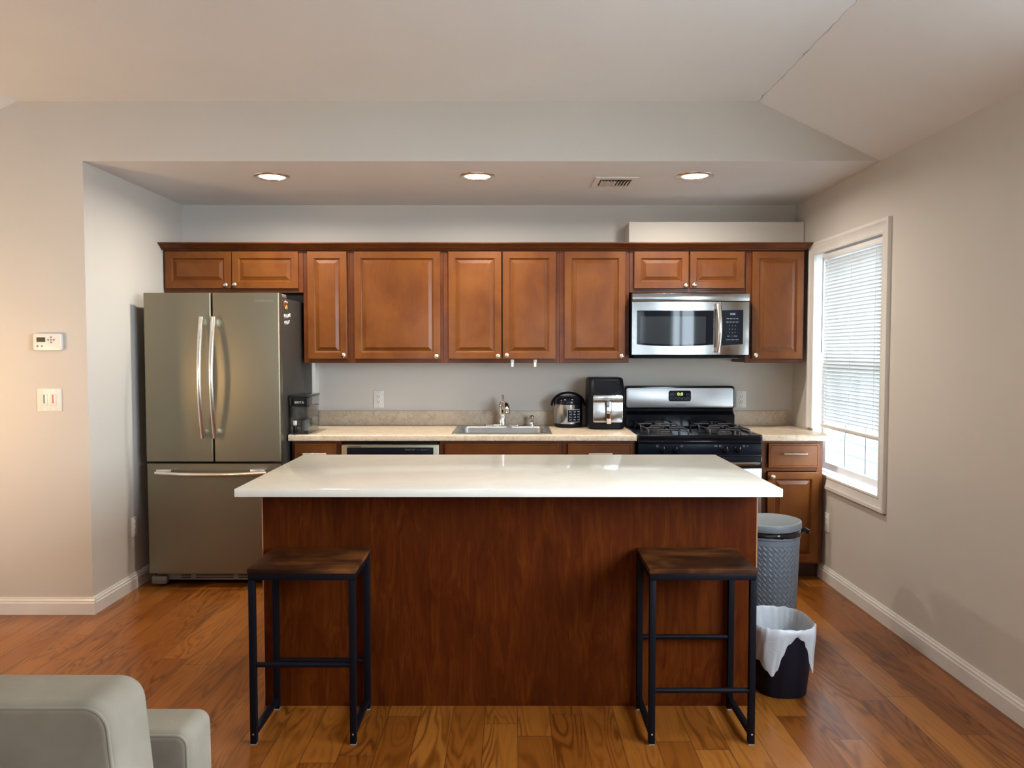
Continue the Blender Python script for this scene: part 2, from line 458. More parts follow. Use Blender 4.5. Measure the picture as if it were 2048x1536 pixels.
# right wall with the window opening
WY0, WY1, WZ0, WZ1 = 4.075, 4.985, 0.657, 2.047
def wall_with_holes(bm, u0, u1, z0, z1, a, bb, holes, axis):
    us = sorted({u0, u1, *[h[0] for h in holes], *[h[1] for h in holes]})
    zs = sorted({z0, z1, *[h[2] for h in holes], *[h[3] for h in holes]})
    for i in range(len(us) - 1):
        for j in range(len(zs) - 1):
            cu, cz = (us[i] + us[i + 1]) / 2, (zs[j] + zs[j + 1]) / 2
            if any(h[0] < cu < h[1] and h[2] < cz < h[3] for h in holes): continue
            if axis == 'x': bx(bm, a, bb, us[i], us[i + 1], zs[j], zs[j + 1])
            else: bx(bm, us[i], us[i + 1], a, bb, zs[j], zs[j + 1])
    return bm
b = NB(); wall_with_holes(b, YREAR, YB, 0, 2.9, XR, XR + T, [(WY0 - 0.012, WY1 + 0.012, WZ0 - 0.012, WZ1 + 0.012), (-0.4, 2.4, 1.0, 2.3)], 'x')
struct('wall_right', b, M['wall'], smooth=0)
b = NB(); bx(b, XL - T, XR + T, YB, YB + T, 0, ZS + 0.3)
struct('wall_back', b, M['wall'], smooth=0)
b = NB(); bx(b, XL - T, XL, YF + 0.10, YB, 0, ZS)
struct('wall_alcove', b, M['wall'], smooth=0)
# wall in the plane above the alcove: left of the alcove full height, header over it, gable under the slopes
XCR, XCL = 1.305, -2.625       # creases between flat and sloped ceiling
slope = (ZC - ZS) / (XR - XCR)
zl = ZC - slope * (XCL - XW)
b = NB()
poly = [(XW, 0), (XL - 0.0, 0), (XL, ZS), (XR, ZS), (XCR, ZC), (XCL, ZC), (XW, zl)]
puff(b, poly, YF, YF + 0.10, 0, 'xz')
struct('wall_front', b, M['wall'], smooth=0)
b = NB(); bx(b, XW - T, XW, YREAR, YF + 0.1, 0, 2.9); struct('wall_left', b, M['wall'], smooth=0)
RW = [(-1.80, -0.80, 0.9, 2.15), (0.25, 1.25, 0.9, 2.15)]
b = NB(); wall_with_holes(b, XW - T, XR + T, 0, 2.9, YREAR - T, YREAR, RW, 'y'); struct('wall_rear', b, M['wall'], smooth=0)
# ceilings
b = NB(); bx(b, XL - T, XR + T, YF + 0.10, YB + T, ZS, ZS + 0.08); bx(b, XL, XR, YF + 0.001, YF + 0.11, ZS - 0.0005, ZS + 0.02)
struct('ceiling_alcove', b, M['ceil'], smooth=0)
b = NB(); bx(b, XCL, XCR, YREAR - T, YF + 0.05, ZC, ZC + 0.08); struct('ceiling', b, M['ceil'], smooth=0)
b = NB(); puff(b, [(XCR, ZC), (XR + 0.1, ZC - slope * (XR + 0.1 - XCR)), (XR + 0.1, ZC + 0.08), (XCR, ZC + 0.08)], YREAR - T, YF + 0.05, 0, 'xz')
struct('ceiling_slope', b, M['ceil'], smooth=0)
b = NB(); puff(b, [(XCL, ZC), (XCL, ZC + 0.08), (XW - 0.1, ZC + 0.08), (XW - 0.1, ZC - slope * (XCL - XW + 0.1))], YREAR - T, YF + 0.05, 0, 'xz')
struct('ceiling_slope', b, M['ceil'], smooth=0)
# hairline crack with lifted tape along the crease
b = NB(); pts = []
for i in range(60):
    y = 2.3 + (YF - 2.3) * i / 59
    pts.append((XCR + random.uniform(-0.006, 0.006) - 0.004, y, ZC - 0.001 - 0.0))
tube(b, pts, 0.0016, 5, flat=0.7, radii=[0.0006 + 0.0022 * max(0, sin(i * 0.7) * random.random()) for i in range(60)])
tag(obj('ceiling_crack', b, M['grille']), 'thin cracked tape seam running along the fold of the ceiling', 'crack')
# baseboards: small moulded profile
BP = [(0.0, 0.0), (0.016, 0.0), (0.016, 0.062), (0.0125, 0.069), (0.0125, 0.077), (0.008, 0.083), (0.0055, 0.093), (0.0, 0.093)]
def baseboard(name, p0, p1, nrm):
    b = NB()
    rings = [[(p[0] + nrm[0] * q[0], p[1] + nrm[1] * q[0], q[1]) for q in BP] for p in (p0, p1)]
    loft(b, rings); return struct(name, b, M['trim'], smooth=0)
baseboard('baseboard_right', (XR, YREAR), (XR, 4.84), (-1, 0))
baseboard('baseboard_front', (XW, YF), (XL + 0.016, YF), (0, -1))
baseboard('baseboard_alcove', (XL, YF), (XL, YB), (1, 0))
baseboard('baseboard_left', (XW, YREAR), (XW, YF - 0.02), (1, 0))
# boxed chase over the wall cabinets and the pipe cover beside the refrigerator
b = NB(); bx(b, 0.782, XR - 0.004, 5.185, YB - 0.001, 2.130, 2.292, 0.002, 1); struct('wall_chase', b, M['wall'])
b = NB(); bx(b, -1.392, -1.346, 5.345, YB - 0.0005, 1.016, 1.348, 0.004); struct('trim_1', b, M['trim'])

# ------------------------------------------------------------------ window in the right wall
win = D.objects.new('window_1', None); COL.objects.link(win); win.location = (XR, (WY0 + WY1) / 2, WZ0); win['kind'] = 'structure'
CW = 0.078
# casing: stepped profile swept round the opening (inner edge -> outer edge), projecting into the room
CP = [(0.0, 0.0), (0.0, 0.011), (0.010, 0.013), (0.016, 0.009), (0.030, 0.012), (0.052, 0.014), (0.060, 0.020), (CW, 0.020), (CW, 0.0)]
def casing_strip(bm, corners, prof):
    """corners: list of (inner y,z, outward dir y,z)"""
    rings = []
    for (y, z, dy, dz) in corners:
        rings.append([(XR - p[1], y + dy * p[0], z + dz * p[0]) for p in prof])
    loft(bm, rings); return bm
b = NB(); casing_strip(b, [(WY1, 0.93, 1, 0), (WY1, WZ1, 1, 1), (WY0, WZ1, -1, 1), (WY0, WZ0, -1, -1), (4.74, WZ0, 0, -1)], CP)
struct('window_casing', b, M['trim'], win)
JX = XR + 0.115
b = NB()
for a in ((XR - 0.002, JX, WY0 - 0.012, WY0, WZ0, WZ1), (XR - 0.002, JX, WY1, WY1 + 0.012, WZ0, WZ1),
          (XR - 0.002, JX, WY0, WY1, WZ1, WZ1 + 0.012), (XR - 0.004, JX, WY0, WY1, WZ0 - 0.012, WZ0)): bx(b, *a)
struct('window_jamb', b, M['vinyl'], win)
def sash(z0, z1, x, w=0.045):
    s = NB(); x0, x1 = x - 0.016, x + 0.016
    for a in ((WY0, WY0 + w, z0, z1), (WY1 - w, WY1, z0, z1), (WY0 + w, WY1 - w, z0, z0 + w), (WY0 + w, WY1 - w, z1 - w, z1)):
        bx(s, x0, x1, *a, 0.003, 1)
    so = struct('window_sash', s, M['vinyl'], win)
    g = NB(); bx(g, x - 0.003, x + 0.003, WY0 + w, WY1 - w, z0 + w, z1 - w); struct('window_pane', g, M['pane'], so, 0)
    g = NB()
    for k in (1, 2):
        yy = WY0 + w + (WY1 - WY0 - 2 * w) * k / 3; bx(g, x - 0.009, x - 0.004, yy - 0.005, yy + 0.005, z0 + w, z1 - w)
    zz = (z0 + z1) / 2; bx(g, x - 0.009, x - 0.004, WY0 + w, WY1 - w, zz + 0.12, zz + 0.13)
    struct('window_grille', g, M['grille'], so, 0)
sash(0.672, 1.365, XR + 0.078); sash(1.345, WZ1 - 0.003, XR + 0.108 - 0.0)
# mini blind
blind = thing('window_blind', (XR + 0.03, (WY0 + WY1) / 2, 0.93), 'white horizontal mini blind let most of the way down the kitchen window', 'blind')
BX = XR + 0.030
b = NB(); bx(b, BX - 0.019, BX + 0.019, WY0 + 0.006, WY1 - 0.075, WZ1 - 0.045, WZ1 - 0.008, 0.004); obj('headrail', b, M['vinyl'], blind)
b = NB(); z = WZ1 - 0.062; k = 0
while z > 0.985:
    rings = []
    for s in range(5):
        t = -0.5 + s / 4; xx = t * 0.0145; zz = -t * 0.0205 + 0.0022 * (1 - 4 * t * t)
        rings.append([(BX + xx, WY0 + 0.008, z + zz), (BX + xx, WY1 - 0.075, z + zz)])
    loft(b, rings, False); z -= 0.0215; k += 1
obj('slats', b, M['slat'], blind, 60)
b = NB(); bx(b, BX - 0.014, BX + 0.014, WY0 + 0.008, WY1 - 0.070, 0.945, 0.968, 0.006, 3); obj('bottom_rail', b, M['trim'], blind)
for yy in (WY0 + 0.12, (WY0 + WY1) / 2 - 0.03, WY1 - 0.16):
    b = NB(); cyl(b, (BX - 0.0155, yy, 0.968), (BX - 0.0155, yy, WZ1 - 0.04), 0.0011, n=6); obj('ladder_cord', b, M['white'], blind)
b = NB(); cyl(b, (BX - 0.026, WY1 - 0.10, 1.42), (BX - 0.024, WY1 - 0.10, WZ1 - 0.03), 0.004, n=8); obj('tilt_wand', b, M['grille'], blind)
# what stands outside: the neighbour's sided wall and the ground
b = NB()
for i in range(32):
    z0 = -0.5 + i * 0.16
    puff(b, [(4.2, z0), (4.22, z0 + 0.16), (4.32, z0 + 0.16), (4.32, z0)], 3.6, 18.0, 0, 'xz')
o = struct('exterior_wall', b, M['siding'], smooth=0)
b = NB(); bx(b, -16, 16, -16, 18, -0.6, -0.5); struct('ground_exterior', b, M['lawn'], smooth=0)
b = NB(); bx(b, XR + 0.3, 4.15, 3.0, 18, -0.499, -0.47); struct('shade_strip_exterior', b, M['shade_ground'], smooth=0)  # added dark strip standing for shaded ground below the kitchen window
# wide window added out of view in the right wall for side light
w = D.objects.new('window_4', None); COL.objects.link(w); w.location = (XR, 1.0, 1.0); w['kind'] = 'structure'
b = NB()
for a in ((-0.4, -0.34, 1.0, 2.3), (2.34, 2.4, 1.0, 2.3), (-0.34, 2.34, 1.0, 1.07), (-0.34, 2.34, 2.23, 2.3), (0.96, 1.04, 1.07, 2.23)): bx(b, XR + 0.03, XR + 0.08, *a)
struct('window_sash', b, M['vinyl'], w)
b = NB()
for a in ((-0.48, -0.4, 0.92, 2.38), (2.4, 2.48, 0.92, 2.38), (-0.4, 2.4, 2.3, 2.38), (-0.4, 2.4, 0.92, 1.0)): bx(b, XR - 0.02, XR, *a, 0.003)
struct('window_casing', b, M['trim'], w)
# the two windows behind the camera
for k, h in enumerate(RW):
    w = D.objects.new('window_%d' % (k + 2), None); COL.objects.link(w); w.location = ((h[0] + h[1]) / 2, YREAR, h[2]); w['kind'] = 'structure'
    b = NB()
    for a in ((h[0] - 0.08, h[0], h[2] - 0.08, h[3] + 0.08), (h[1], h[1] + 0.08, h[2] - 0.08, h[3] + 0.08), (h[0], h[1], h[3], h[3] + 0.08), (h[0], h[1], h[2] - 0.08, h[2])):
        bx(b, a[0], a[1], YREAR, YREAR + 0.02, a[2], a[3], 0.004)
    struct('window_casing', b, M['trim'], w)
    b = NB(); mid = (h[2] + h[3]) / 2
    for a in ((h[0], h[0] + 0.05, h[2], h[3]), (h[1] - 0.05, h[1], h[2], h[3]), (h[0], h[1], h[3] - 0.05, h[3]), (h[0], h[1], h[2], h[2] + 0.05), (h[0], h[1], mid - 0.025, mid + 0.025)):
        bx(b, a[0], a[1], YREAR - 0.115, YREAR - 0.075, a[2], a[3])
    struct('window_sash', b, M['vinyl'], w)
    b = NB()
    for i in range(24):
        zz = h[3] - 0.05 - i * 0.060
        puff(b, [(YREAR - 0.062, zz - 0.024), (YREAR - 0.061, zz - 0.0255), (YREAR - 0.008, zz + 0.024), (YREAR - 0.009, zz + 0.0255)], h[0] + 0.01, h[1] - 0.01, 0, 'yz')
    struct('window_slats', b, M['vinyl'], w, 0)

# ------------------------------------------------------------------ ceiling lamps
def area(name, loc, size, watt, color, parent=None, rot=(0, 0, 0), spread=170):
    l = D.lights.new(name, 'AREA'); l.shape = 'DISK'; l.size = size; l.energy = watt; l.color = color; l.spread = radians(spread)
    o = D.objects.new(name, l); COL.objects.link(o); o.rotation_euler = rot
    if parent: o.parent = parent; o.location = Vector(loc) - wloc(parent)
    else: o.location = loc
    return o
def downlight(x, y, z, label, watt, color):
    t = thing('recessed_downlight', (x, y, z), label, 'ceiling light', 'round recessed lights in the kitchen ceiling')
    b = NB(); lathe(b, [(0.077, -0.001), (0.079, -0.006), (0.090, -0.008), (0.103, -0.004), (0.106, 0.0), (0.077, 0.0)], (x, y, z), 48); obj('trim_ring', b, M['nickel'], t)
    b = NB(); lathe(b, [(0.0, -0.0035), (0.05, -0.003), (0.0765, -0.0008)], (x, y, z), 40); obj('lamp_lens', b, M['lens'], t)
    area('downlight', (x, y, z - 0.012), 0.14, watt, color, t)
downlight(-1.387, 4.50, ZS, 'lit round recessed ceiling light above the refrigerator end of the kitchen', LAMP_W, KITCHEN)
downlight(-0.200, 4.49, ZS, 'lit round recessed ceiling light in the middle of the row, above the sink', LAMP_W, KITCHEN)
downlight(1.052, 4.48, ZS, 'lit round recessed ceiling light beside the air vent, above the range', LAMP_W, KITCHEN)
# lamps added out of view in the living room ceiling for warm light
for (x, y, w) in ((-2.0, 2.2, 1.3), (-2.0, 0.3, 1.2), (-0.2, 0.6, 0.7), (-0.6, -1.6, 0.8)):
    t = thing('recessed_downlight', (x, y, ZC), 'added round recessed light, out of view in the living room ceiling', 'ceiling light', 'added round recessed lights in the living room ceiling')
    b = NB(); lathe(b, [(0.077, -0.001), (0.079, -0.006), (0.090, -0.008), (0.103, -0.004), (0.106, 0.0), (0.077, 0.0)], (x, y, ZC), 32); obj('trim_ring', b, M['nickel'], t)
    b = NB(); lathe(b, [(0.0, -0.0035), (0.05, -0.003), (0.0765, -0.0008)], (x, y, ZC), 32); obj('lamp_lens', b, M['lens'], t)
    area('downlight', (x, y, ZC - 0.012), 0.14, ROOM_W * w, WARM, t)

# unseen floor lamp with an opal globe, added to warm the left wall
fl = thing('added_floor_lamp', (-2.98, 3.2, 0), 'added floor lamp with a glowing opal globe, out of view in the living room corner', 'lamp')
b = NB(); lathe(b, [(0.14, 0.0), (0.14, 0.02), (0.02, 0.03), (0.0, 0.03)], (-2.98, 3.2, 0), 32); obj('base', b, M['black'], fl)
b = NB(); cyl(b, (-2.98, 3.2, 0.028), (-2.98, 3.2, 1.10), 0.012); obj('pole', b, M['black'], fl)
b = NB(); lathe(b, [(0.12 * sin(pi * k / 14), 1.21 - 0.12 * cos(pi * k / 14)) for k in range(15)], (-2.98, 3.2, 0), 28); obj('globe', b, M['globe'], fl)

# air vent
vent = thing('air_vent', (0.61, 4.64, ZS), 'white metal louvred air vent set in the kitchen ceiling', 'vent')
vx0, vx1, vy0, vy1 = 0.483, 0.738, 4.50, 4.784
b = NB()
for a in ((vx0, vx0 + 0.034, vy0, vy1), (vx1 - 0.034, vx1, vy0, vy1), (vx0 + 0.034, vx1 - 0.034, vy0, vy0 + 0.05), (vx0 + 0.034, vx1 - 0.034, vy1 - 0.05, vy1)):
    bx(b, a[0], a[1], a[2], a[3], ZS - 0.008, ZS - 0.0005, 0.002, 1)
obj('vent_frame', b, M['white'], vent)
b = NB(); bx(b, vx0 + 0.034, vx1 - 0.034, vy0 + 0.05, vy1 - 0.05, ZS - 0.0012, ZS - 0.0006); obj('duct_opening', b, M['ductdark'], vent)
b = NB()
for i in range(10):
    x = vx0 + 0.045 + i * 0.0185; s = 1 if i < 5 else -1
    puff(b, [(x, ZS - 0.002), (x + s * 0.013, ZS - 0.012), (x + s * 0.0145, ZS - 0.0115), (x + 0.0015, ZS - 0.0018)][::s], vy0 + 0.09, vy1 - 0.055, 0, 'xz')
obj('louvres', b, M['white'], vent)

# ------------------------------------------------------------------ cabinets
def raised_door(x0, x1, z0, z1, yback, th=0.019, rail=0.050, flat=False):
    """raised panel door; yback is its rear plane, it grows towards -y"""
    b = NB(); yf = yback - th
    prof = [(0.0, yback), (0.0, yf + 0.003), (0.0012, yf + 0.0008), (0.003, yf)]
    if flat: prof += [(0.010, yf), (0.0125, yf + 0.002), (0.015, yf)]
    else:
        prof += [(rail - 0.007, yf), (rail - 0.004, yf + 0.0045), (rail - 0.001, yf + 0.006), (rail + 0.001, yf + 0.0115), (rail + 0.005, yf + 0.0115),
                 (rail + 0.026, yf + 0.003), (rail + 0.0265, yf + 0.001)]
    rings = [[(x0 + i, y, z0 + i), (x1 - i, y, z0 + i), (x1 - i, y, z1 - i), (x0 + i, y, z1 - i)] for i, y in prof]
    loft(b, rings); return b
def knob_bm(x, y, z):
    b = NB(); lathe(b, [(0.005, 0.0), (0.0055, -0.010), (0.010, -0.013), (0.0148, -0.018), (0.0152, -0.022), (0.012, -0.026), (0.006, -0.028), (0.0, -0.0285)], (x, y, z), 24, 'y'); return b
def add_door(par, x0, x1, z0, z1, yback, knob=None, rail=0.050, name='door'):
    d = obj(name, raised_door(x0, x1, z0, z1, yback, rail=rail), M['cab'], par, 9)
    if knob: obj('knob', knob_bm(knob[0], yback - 0.019, knob[1]), M['nickel'], d, label='satin nickel knob')
    return d
UY = 5.065; UZ0, UZ1 = 1.352, 2.112
WG = 'wall cabinets under one crown'
def wall_cabinet(x0, x1, z0, doors, label):
    t = thing('wall_cabinet', ((x0 + x1) / 2, (UY + YB) / 2, z0), label, 'cabinet', WG)
    b = NB(); g = 0.0006
    bx(b, x0 + g, x1 - g, UY + 0.019, YB - 0.001, z0 + 0.004, UZ1)
    fw = 0.038
    for a in ((x0 + g, x0 + fw, z0, UZ1), (x1 - fw, x1 - g, z0, UZ1), (x0 + fw, x1 - fw, z0, z0 + fw), (x0 + fw, x1 - fw, UZ1 - fw, UZ1)):
        bx(b, a[0], a[1], UY, UY + 0.019, a[2], a[3], 0.0012, 1)
    obj('body', b, M['cabx'], t, 30)
    for (a, c, k) in doors: add_door(t, a, c, z0 + 0.026, UZ1 - 0.034, UY - 0.001, k)
    return t
X = [XL + 0.002, -1.366, -1.061, -0.451, 0.311, 0.768, 1.530, 1.911]
zs = 1.812
wall_cabinet(X[0], X[1], zs, [(-2.262, -1.833, (-1.862, 1.858)), (-1.827, -1.395, (-1.805, 1.862))], 'short two-door wall cabinet directly above the refrigerator')
wall_cabinet(X[1], X[2], UZ0, [(-1.336, -1.079, (-1.100, 1.403))], 'narrow one-door wall cabinet next to the refrigerator')
wall_cabinet(X[2], X[3], UZ0, [(-1.031, -0.470, (-0.493, 1.396))], 'widest single-door wall cabinet, above the plain stretch of counter and its outlet')
wall_cabinet(X[3], X[4], UZ0, [(-0.416, -0.069, (-0.091, 1.397)), (-0.061, 0.286, (-0.034, 1.402))], 'tall two-door wall cabinet above the sink')
wall_cabinet(X[4], X[5], UZ0, [(0.343, 0.741, (0.716, 1.397))], 'one-door wall cabinet above the air fryer and rice cooker')
wall_cabinet(X[5], X[6], zs, [(0.797, 1.152, (1.132, 1.857)), (1.160, 1.517, (1.186, 1.860))], 'short two-door wall cabinet directly above the microwave')
wall_cabinet(X[6], X[7], UZ0, [(1.568, 1.905, (1.590, 1.403))], 'narrow one-door wall cabinet beside the window')
# crown along the top, mitred return at the window end
CR = [(0.000, 2.086), (0.006, 2.088), (0.010, 2.094), (0.022, 2.098), (0.030, 2.107), (0.048, 2.116), (0.052, 2.120), (0.062, 2.122), (0.062, 2.129), (0.0, 2.129)]
b = NB(); y0 = UY - 0.021
rings = [[(XL + 0.001, y0 - p, z) for p, z in CR], [(X[7] + 0.0 + p * 0.45, y0 - p, z) for p, z in CR], [(X[7] + p * 0.45, YB - 0.002, z) for p, z in CR]]
loft(b, rings)
bx(b, XL + 0.001, X[7], y0 + 0.0005, UY + 0.02, 2.1125, 2.129)
tag(obj('crown_molding', b, M['cabx'], smooth=25), 'dark red-brown wooden crown molding along the top of the wall cabinets', 'molding')

BYF = 4.765                     # face frame of the base cabinets
BG = 'base cabinets along the back wall'
def pull_bm(x, y, z, w=0.145):
    b = NB(); tube(b, [(x - w / 2, y - 0.028, z), (x + w / 2, y - 0.028, z)], 0.0048, 10)
    for s in (-1, 1): cyl(b, (x + s * w * 0.34, y, z), (x + s * w * 0.34, y - 0.028, z), 0.004, n=8)
    return b
def base_cabinet(x0, x1, label, drawer, doors, pull=True, false_front=False):
    t = thing('base_cabinet', ((x0 + x1) / 2, 5.05, 0), label, 'cabinet', BG)
    b = NB(); g = 0.0008; x0 += g; x1 -= g
    bx(b, x0, x0 + 0.017, BYF + 0.019, YB - 0.002, 0.10, 0.872); bx(b, x1 - 0.017, x1, BYF + 0.019, YB - 0.002, 0.10, 0.872)
    bx(b, x0 + 0.017, x1 - 0.017, BYF + 0.019, YB - 0.002, 0.10, 0.117); bx(b, x0 + 0.017, x1 - 0.017, YB - 0.008, YB - 0.002, 0.117, 0.872)
    fw = 0.038
    for a in ((x0, x0 + fw, 0.10, 0.872), (x1 - fw, x1, 0.10, 0.872), (x0 + fw, x1 - fw, 0.10, 0.135), (x0 + fw, x1 - fw, 0.834, 0.872), (x0 + fw, x1 - fw, 0.685, 0.725)):
        bx(b, a[0], a[1], BYF, BYF + 0.019, a[2], a[3], 0.0012, 1)
    obj('body', b, M['cabx'], t, 30)
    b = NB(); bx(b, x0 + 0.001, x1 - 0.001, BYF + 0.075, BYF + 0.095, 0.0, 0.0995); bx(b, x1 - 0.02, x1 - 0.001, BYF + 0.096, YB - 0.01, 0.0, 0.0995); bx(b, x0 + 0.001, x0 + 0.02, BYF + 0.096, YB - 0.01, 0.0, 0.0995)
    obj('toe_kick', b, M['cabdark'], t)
    d = obj('false_front' if false_front else 'drawer', raised_door(drawer[0], drawer[1], 0.707, 0.858, BYF - 0.001, flat=True), M['cab'], t, 9)
    if pull: obj('pull', pull_bm((drawer[0] + drawer[1]) / 2, BYF - 0.020, 0.796), M['nickel'], d, label='satin nickel bar pull')
    for (a, c, k) in doors: add_door(t, a, c, 0.115, 0.680, BYF - 0.001, (k, 0.652))
    return t
base_cabinet(-1.366, -1.061, 'narrow base cabinet with a drawer at the refrigerator end of the counter', (-1.346, -1.088), [(-1.346, -1.088, -1.110)])
base_cabinet(-0.451, 0.311, 'wide base cabinet with a plain false front under the sink', (-0.416, 0.292), [(-0.424, -0.074, -0.096), (-0.066, 0.284, -0.044)], False, True)
base_cabinet(0.311, 0.768, 'base cabinet with a drawer below the air fryer, against the range', (0.346, 0.745), [(0.346, 0.745, 0.372)])
base_cabinet(1.545, 1.932, 'base cabinet with drawer and one door in the corner by the window', (1.589, 1.905), [(1.585, 1.905, 1.612)])

# ------------------------------------------------------------------ counters
CT0, CT1, CYF = 0.876, 0.914, 4.722
SX0, SX1, SY0, SY1 = -0.355, 0.230, 4.80, 5.235     # sink cut-out
def edge_prof():   # rounded front edge, z over y
    return [(CYF + 0.06, CT0), (CYF + 0.004, CT0), (CYF, CT0 + 0.004)] + [(CYF + 0.010 * (1 - cos(radians(a))), CT1 - 0.010 + 0.010 * sin(radians(a))) for a in (0, 30, 60, 90)] + [(CYF + 0.06, CT1)]
ct = thing('countertop', (-0.30, 5.05, CT0), 'long beige mottled laminate countertop holding the sink', 'countertop')
b = NB(); loft(b, [[(-1.378, y, z) for y, z in edge_prof()], [(0.768, y, z) for y, z in edge_prof()]])
ya = CYF + 0.06
for a in ((-1.378, SX0, ya, YB - 0.002), (SX1, 0.768, ya, YB - 0.002), (SX0, SX1, ya, SY0), (SX0, SX1, SY1, YB - 0.002)):
    bx(b, a[0], a[1], a[2], a[3], CT0, CT1)
obj('slab', b, M['lam'], ct)
b = NB(); bx(b, -1.345, 0.768, YB - 0.021, YB - 0.002, CT1 + 0.0002, 1.014, 0.003); obj('backsplash', b, M['lam'], ct)
ct = thing('countertop', (1.74, 5.05, CT0), 'short beige laminate countertop between the range and the window', 'countertop')
b = NB(); loft(b, [[(1.542, y, z) for y, z in edge_prof()], [(1.9555, y, z) for y, z in edge_prof()]])
bx(b, 1.542, 1.9355, ya, YB - 0.002, CT0, CT1); bx(b, 1.9355, 1.9555, ya, 4.98, CT0, CT1)
obj('slab', b, M['lam'], ct)
b = NB(); bx(b, 1.542, 1.933, YB - 0.021, YB - 0.002, CT1 + 0.0002, 1.014, 0.003); obj('backsplash', b, M['lam'], ct)

# ------------------------------------------------------------------ sink, faucet, sprayer
sk = thing('kitchen_sink', (-0.062, 5.04, CT1), 'stainless steel drop-in kitchen sink in the laminate counter', 'sink')
b = NB(); zc = CT1 + 0.001
def rr3(x0, x1, y0, y1, r, z): return [(p[0], p[1], z) for p in rrect(x1 - x0, y1 - y0, r, 6, (x0 + x1) / 2, (y0 + y1) / 2)]
loft(b, [rr3(-0.376, 0.251, 4.760, 5.315, 0.03, zc), rr3(-0.374, 0.249, 4.762, 5.313, 0.029, zc + 0.004), rr3(-0.368, 0.243, 4.768, 5.307, 0.028, zc + 0.005),
         rr3(-0.340, 0.215, 4.795, 5.205, 0.05, zc + 0.003)], True, False, False)
obj('rim', b, M['sink'], sk)
b = NB()
loft(b, [rr3(-0.340, 0.215, 4.795 + 0.012, 5.205, 0.05, zc + 0.003), rr3(-0.334, 0.209, 4.813, 5.199, 0.05, zc - 0.006), rr3(-0.325, 0.200, 4.822, 5.190, 0.06, zc - 0.15), rr3(-0.30, 0.175, 4.845, 5.165, 0.07, zc - 0.175), rr3(-0.1, 0.0, 4.98, 5.04, 0.02, zc - 0.18)], True, False, True)
obj('bowl', b, M['sink'], sk)
fc = thing('kitchen_faucet', (-0.062, 5.255, zc + 0.005), 'chrome single-lever kitchen faucet standing at the back of the sink', 'faucet')
zb = zc + 0.0052; fx, fy = -0.066, 5.255
b = NB(); puff(b, rrect(0.245, 0.054, 0.026, 6, fx + 0.0, fy), zb, zb + 0.009, 0.004, 'xy', 3); obj('deck_plate', b, M['chrome'], fc)
b = NB(); lathe(b, [(0.027, zb + 0.009), (0.0255, zb + 0.02), (0.0225, zb + 0.05), (0.0225, zb + 0.12), (0.024, zb + 0.135), (0.023, zb + 0.15), (0.017, zb + 0.163), (0.0, zb + 0.168)], (fx, fy, 0), 28); obj('faucet_body', b, M['chrome'], fc)
b = NB()
sp = [(fx + 0.004, fy - 0.012, zb + 0.125), (fx + 0.012, fy - 0.05, zb + 0.152), (fx + 0.022, fy - 0.10, zb + 0.158), (fx + 0.031, fy - 0.145, zb + 0.145), (fx + 0.035, fy - 0.165, zb + 0.118), (fx + 0.036, fy - 0.170, zb + 0.098)]
tube(b, sp, 0.016, 16, radii=[0.017, 0.0175, 0.018, 0.0185, 0.0195, 0.0195]); obj('spout', b, M['chrome'], fc)
b = NB(); tube(b, [(fx, fy, zb + 0.163), (fx + 0.001, fy - 0.003, zb + 0.178), (fx + 0.002, fy - 0.008, zb + 0.195), (fx + 0.002, fy - 0.012, zb + 0.205), (fx + 0.002, fy - 0.014, zb + 0.212)], 0.01, 14, radii=[0.008, 0.0075, 0.0105, 0.0105, 0.005]); obj('lever', b, M['chrome'], fc)
spz = thing('side_sprayer', (0.135, 5.262, zb), 'small chrome side sprayer beside the faucet', 'sprayer')
b = NB(); lathe(b, [(0.021, zb), (0.020, zb + 0.006), (0.013, zb + 0.012), (0.012, zb + 0.022)], (0.135, 5.262, 0), 20); obj('holder', b, M['chrome'], spz)
b = NB(); lathe(b, [(0.0105, zb + 0.022), (0.0115, zb + 0.04), (0.0165, zb + 0.05), (0.0165, zb + 0.064), (0.012, zb + 0.07), (0.0, zb + 0.071)], (0.135, 5.262, 0), 20); obj('spray_head', b, M['chrome'], spz)

# ------------------------------------------------------------------ refrigerator
fr = thing('refrigerator', (-1.79, 4.97, 0), 'stainless french-door refrigerator with bottom freezer standing in the alcove', 'refrigerator')
FX0, FX1, FY = -2.197, -1.386, 4.600
b = NB(); bx(b, FX0 + 0.006, FX1 - 0.002, FY + 0.072, 5.335, 0.03, 1.752, 0.004); obj('body', b, M['fside'], fr, label='dark grey textured refrigerator case')
def fr_door(x0, x1, z0, z1):
    b = NB(); prof = [(p[0], p[1]) for p in rrect(x1 - x0, 0.064, 0.010, 5, (x0 + x1) / 2, FY + 0.032)]
    loft(b, [[(x, y, z0) for x, y in prof], [(x, y, z1) for x, y in prof]]); return b
mid = -1.7905
dl = obj('door', fr_door(FX0, mid - 0.004, 0.768, 1.776), M['steel'], fr, 30)
dr = obj('door', fr_door(mid + 0.004, FX1, 0.768, 1.776), M['steel'], fr, 30)
dz = obj('freezer_drawer', fr_door(FX0 + 0.002, FX1 - 0.002, 0.088, 0.754), M['steel'], fr, 30)
def bow_handle(x, z0, z1):
    pts = []; rad = []
    for i in range(25):
        t = i / 24; pts.append((x, FY - 0.030 - 0.048 * sin(pi * t), z0 + (z1 - z0) * t)); rad.append(0.0135)
    b = NB(); tube(b, pts, 0.0135, 12, radii=rad, flat=0.75)
    for z in (z0 + 0.03, z1 - 0.03): bx(b, x - 0.010, x + 0.010, FY - 0.040, FY - 0.0005, z - 0.022, z + 0.022, 0.004)
    return b
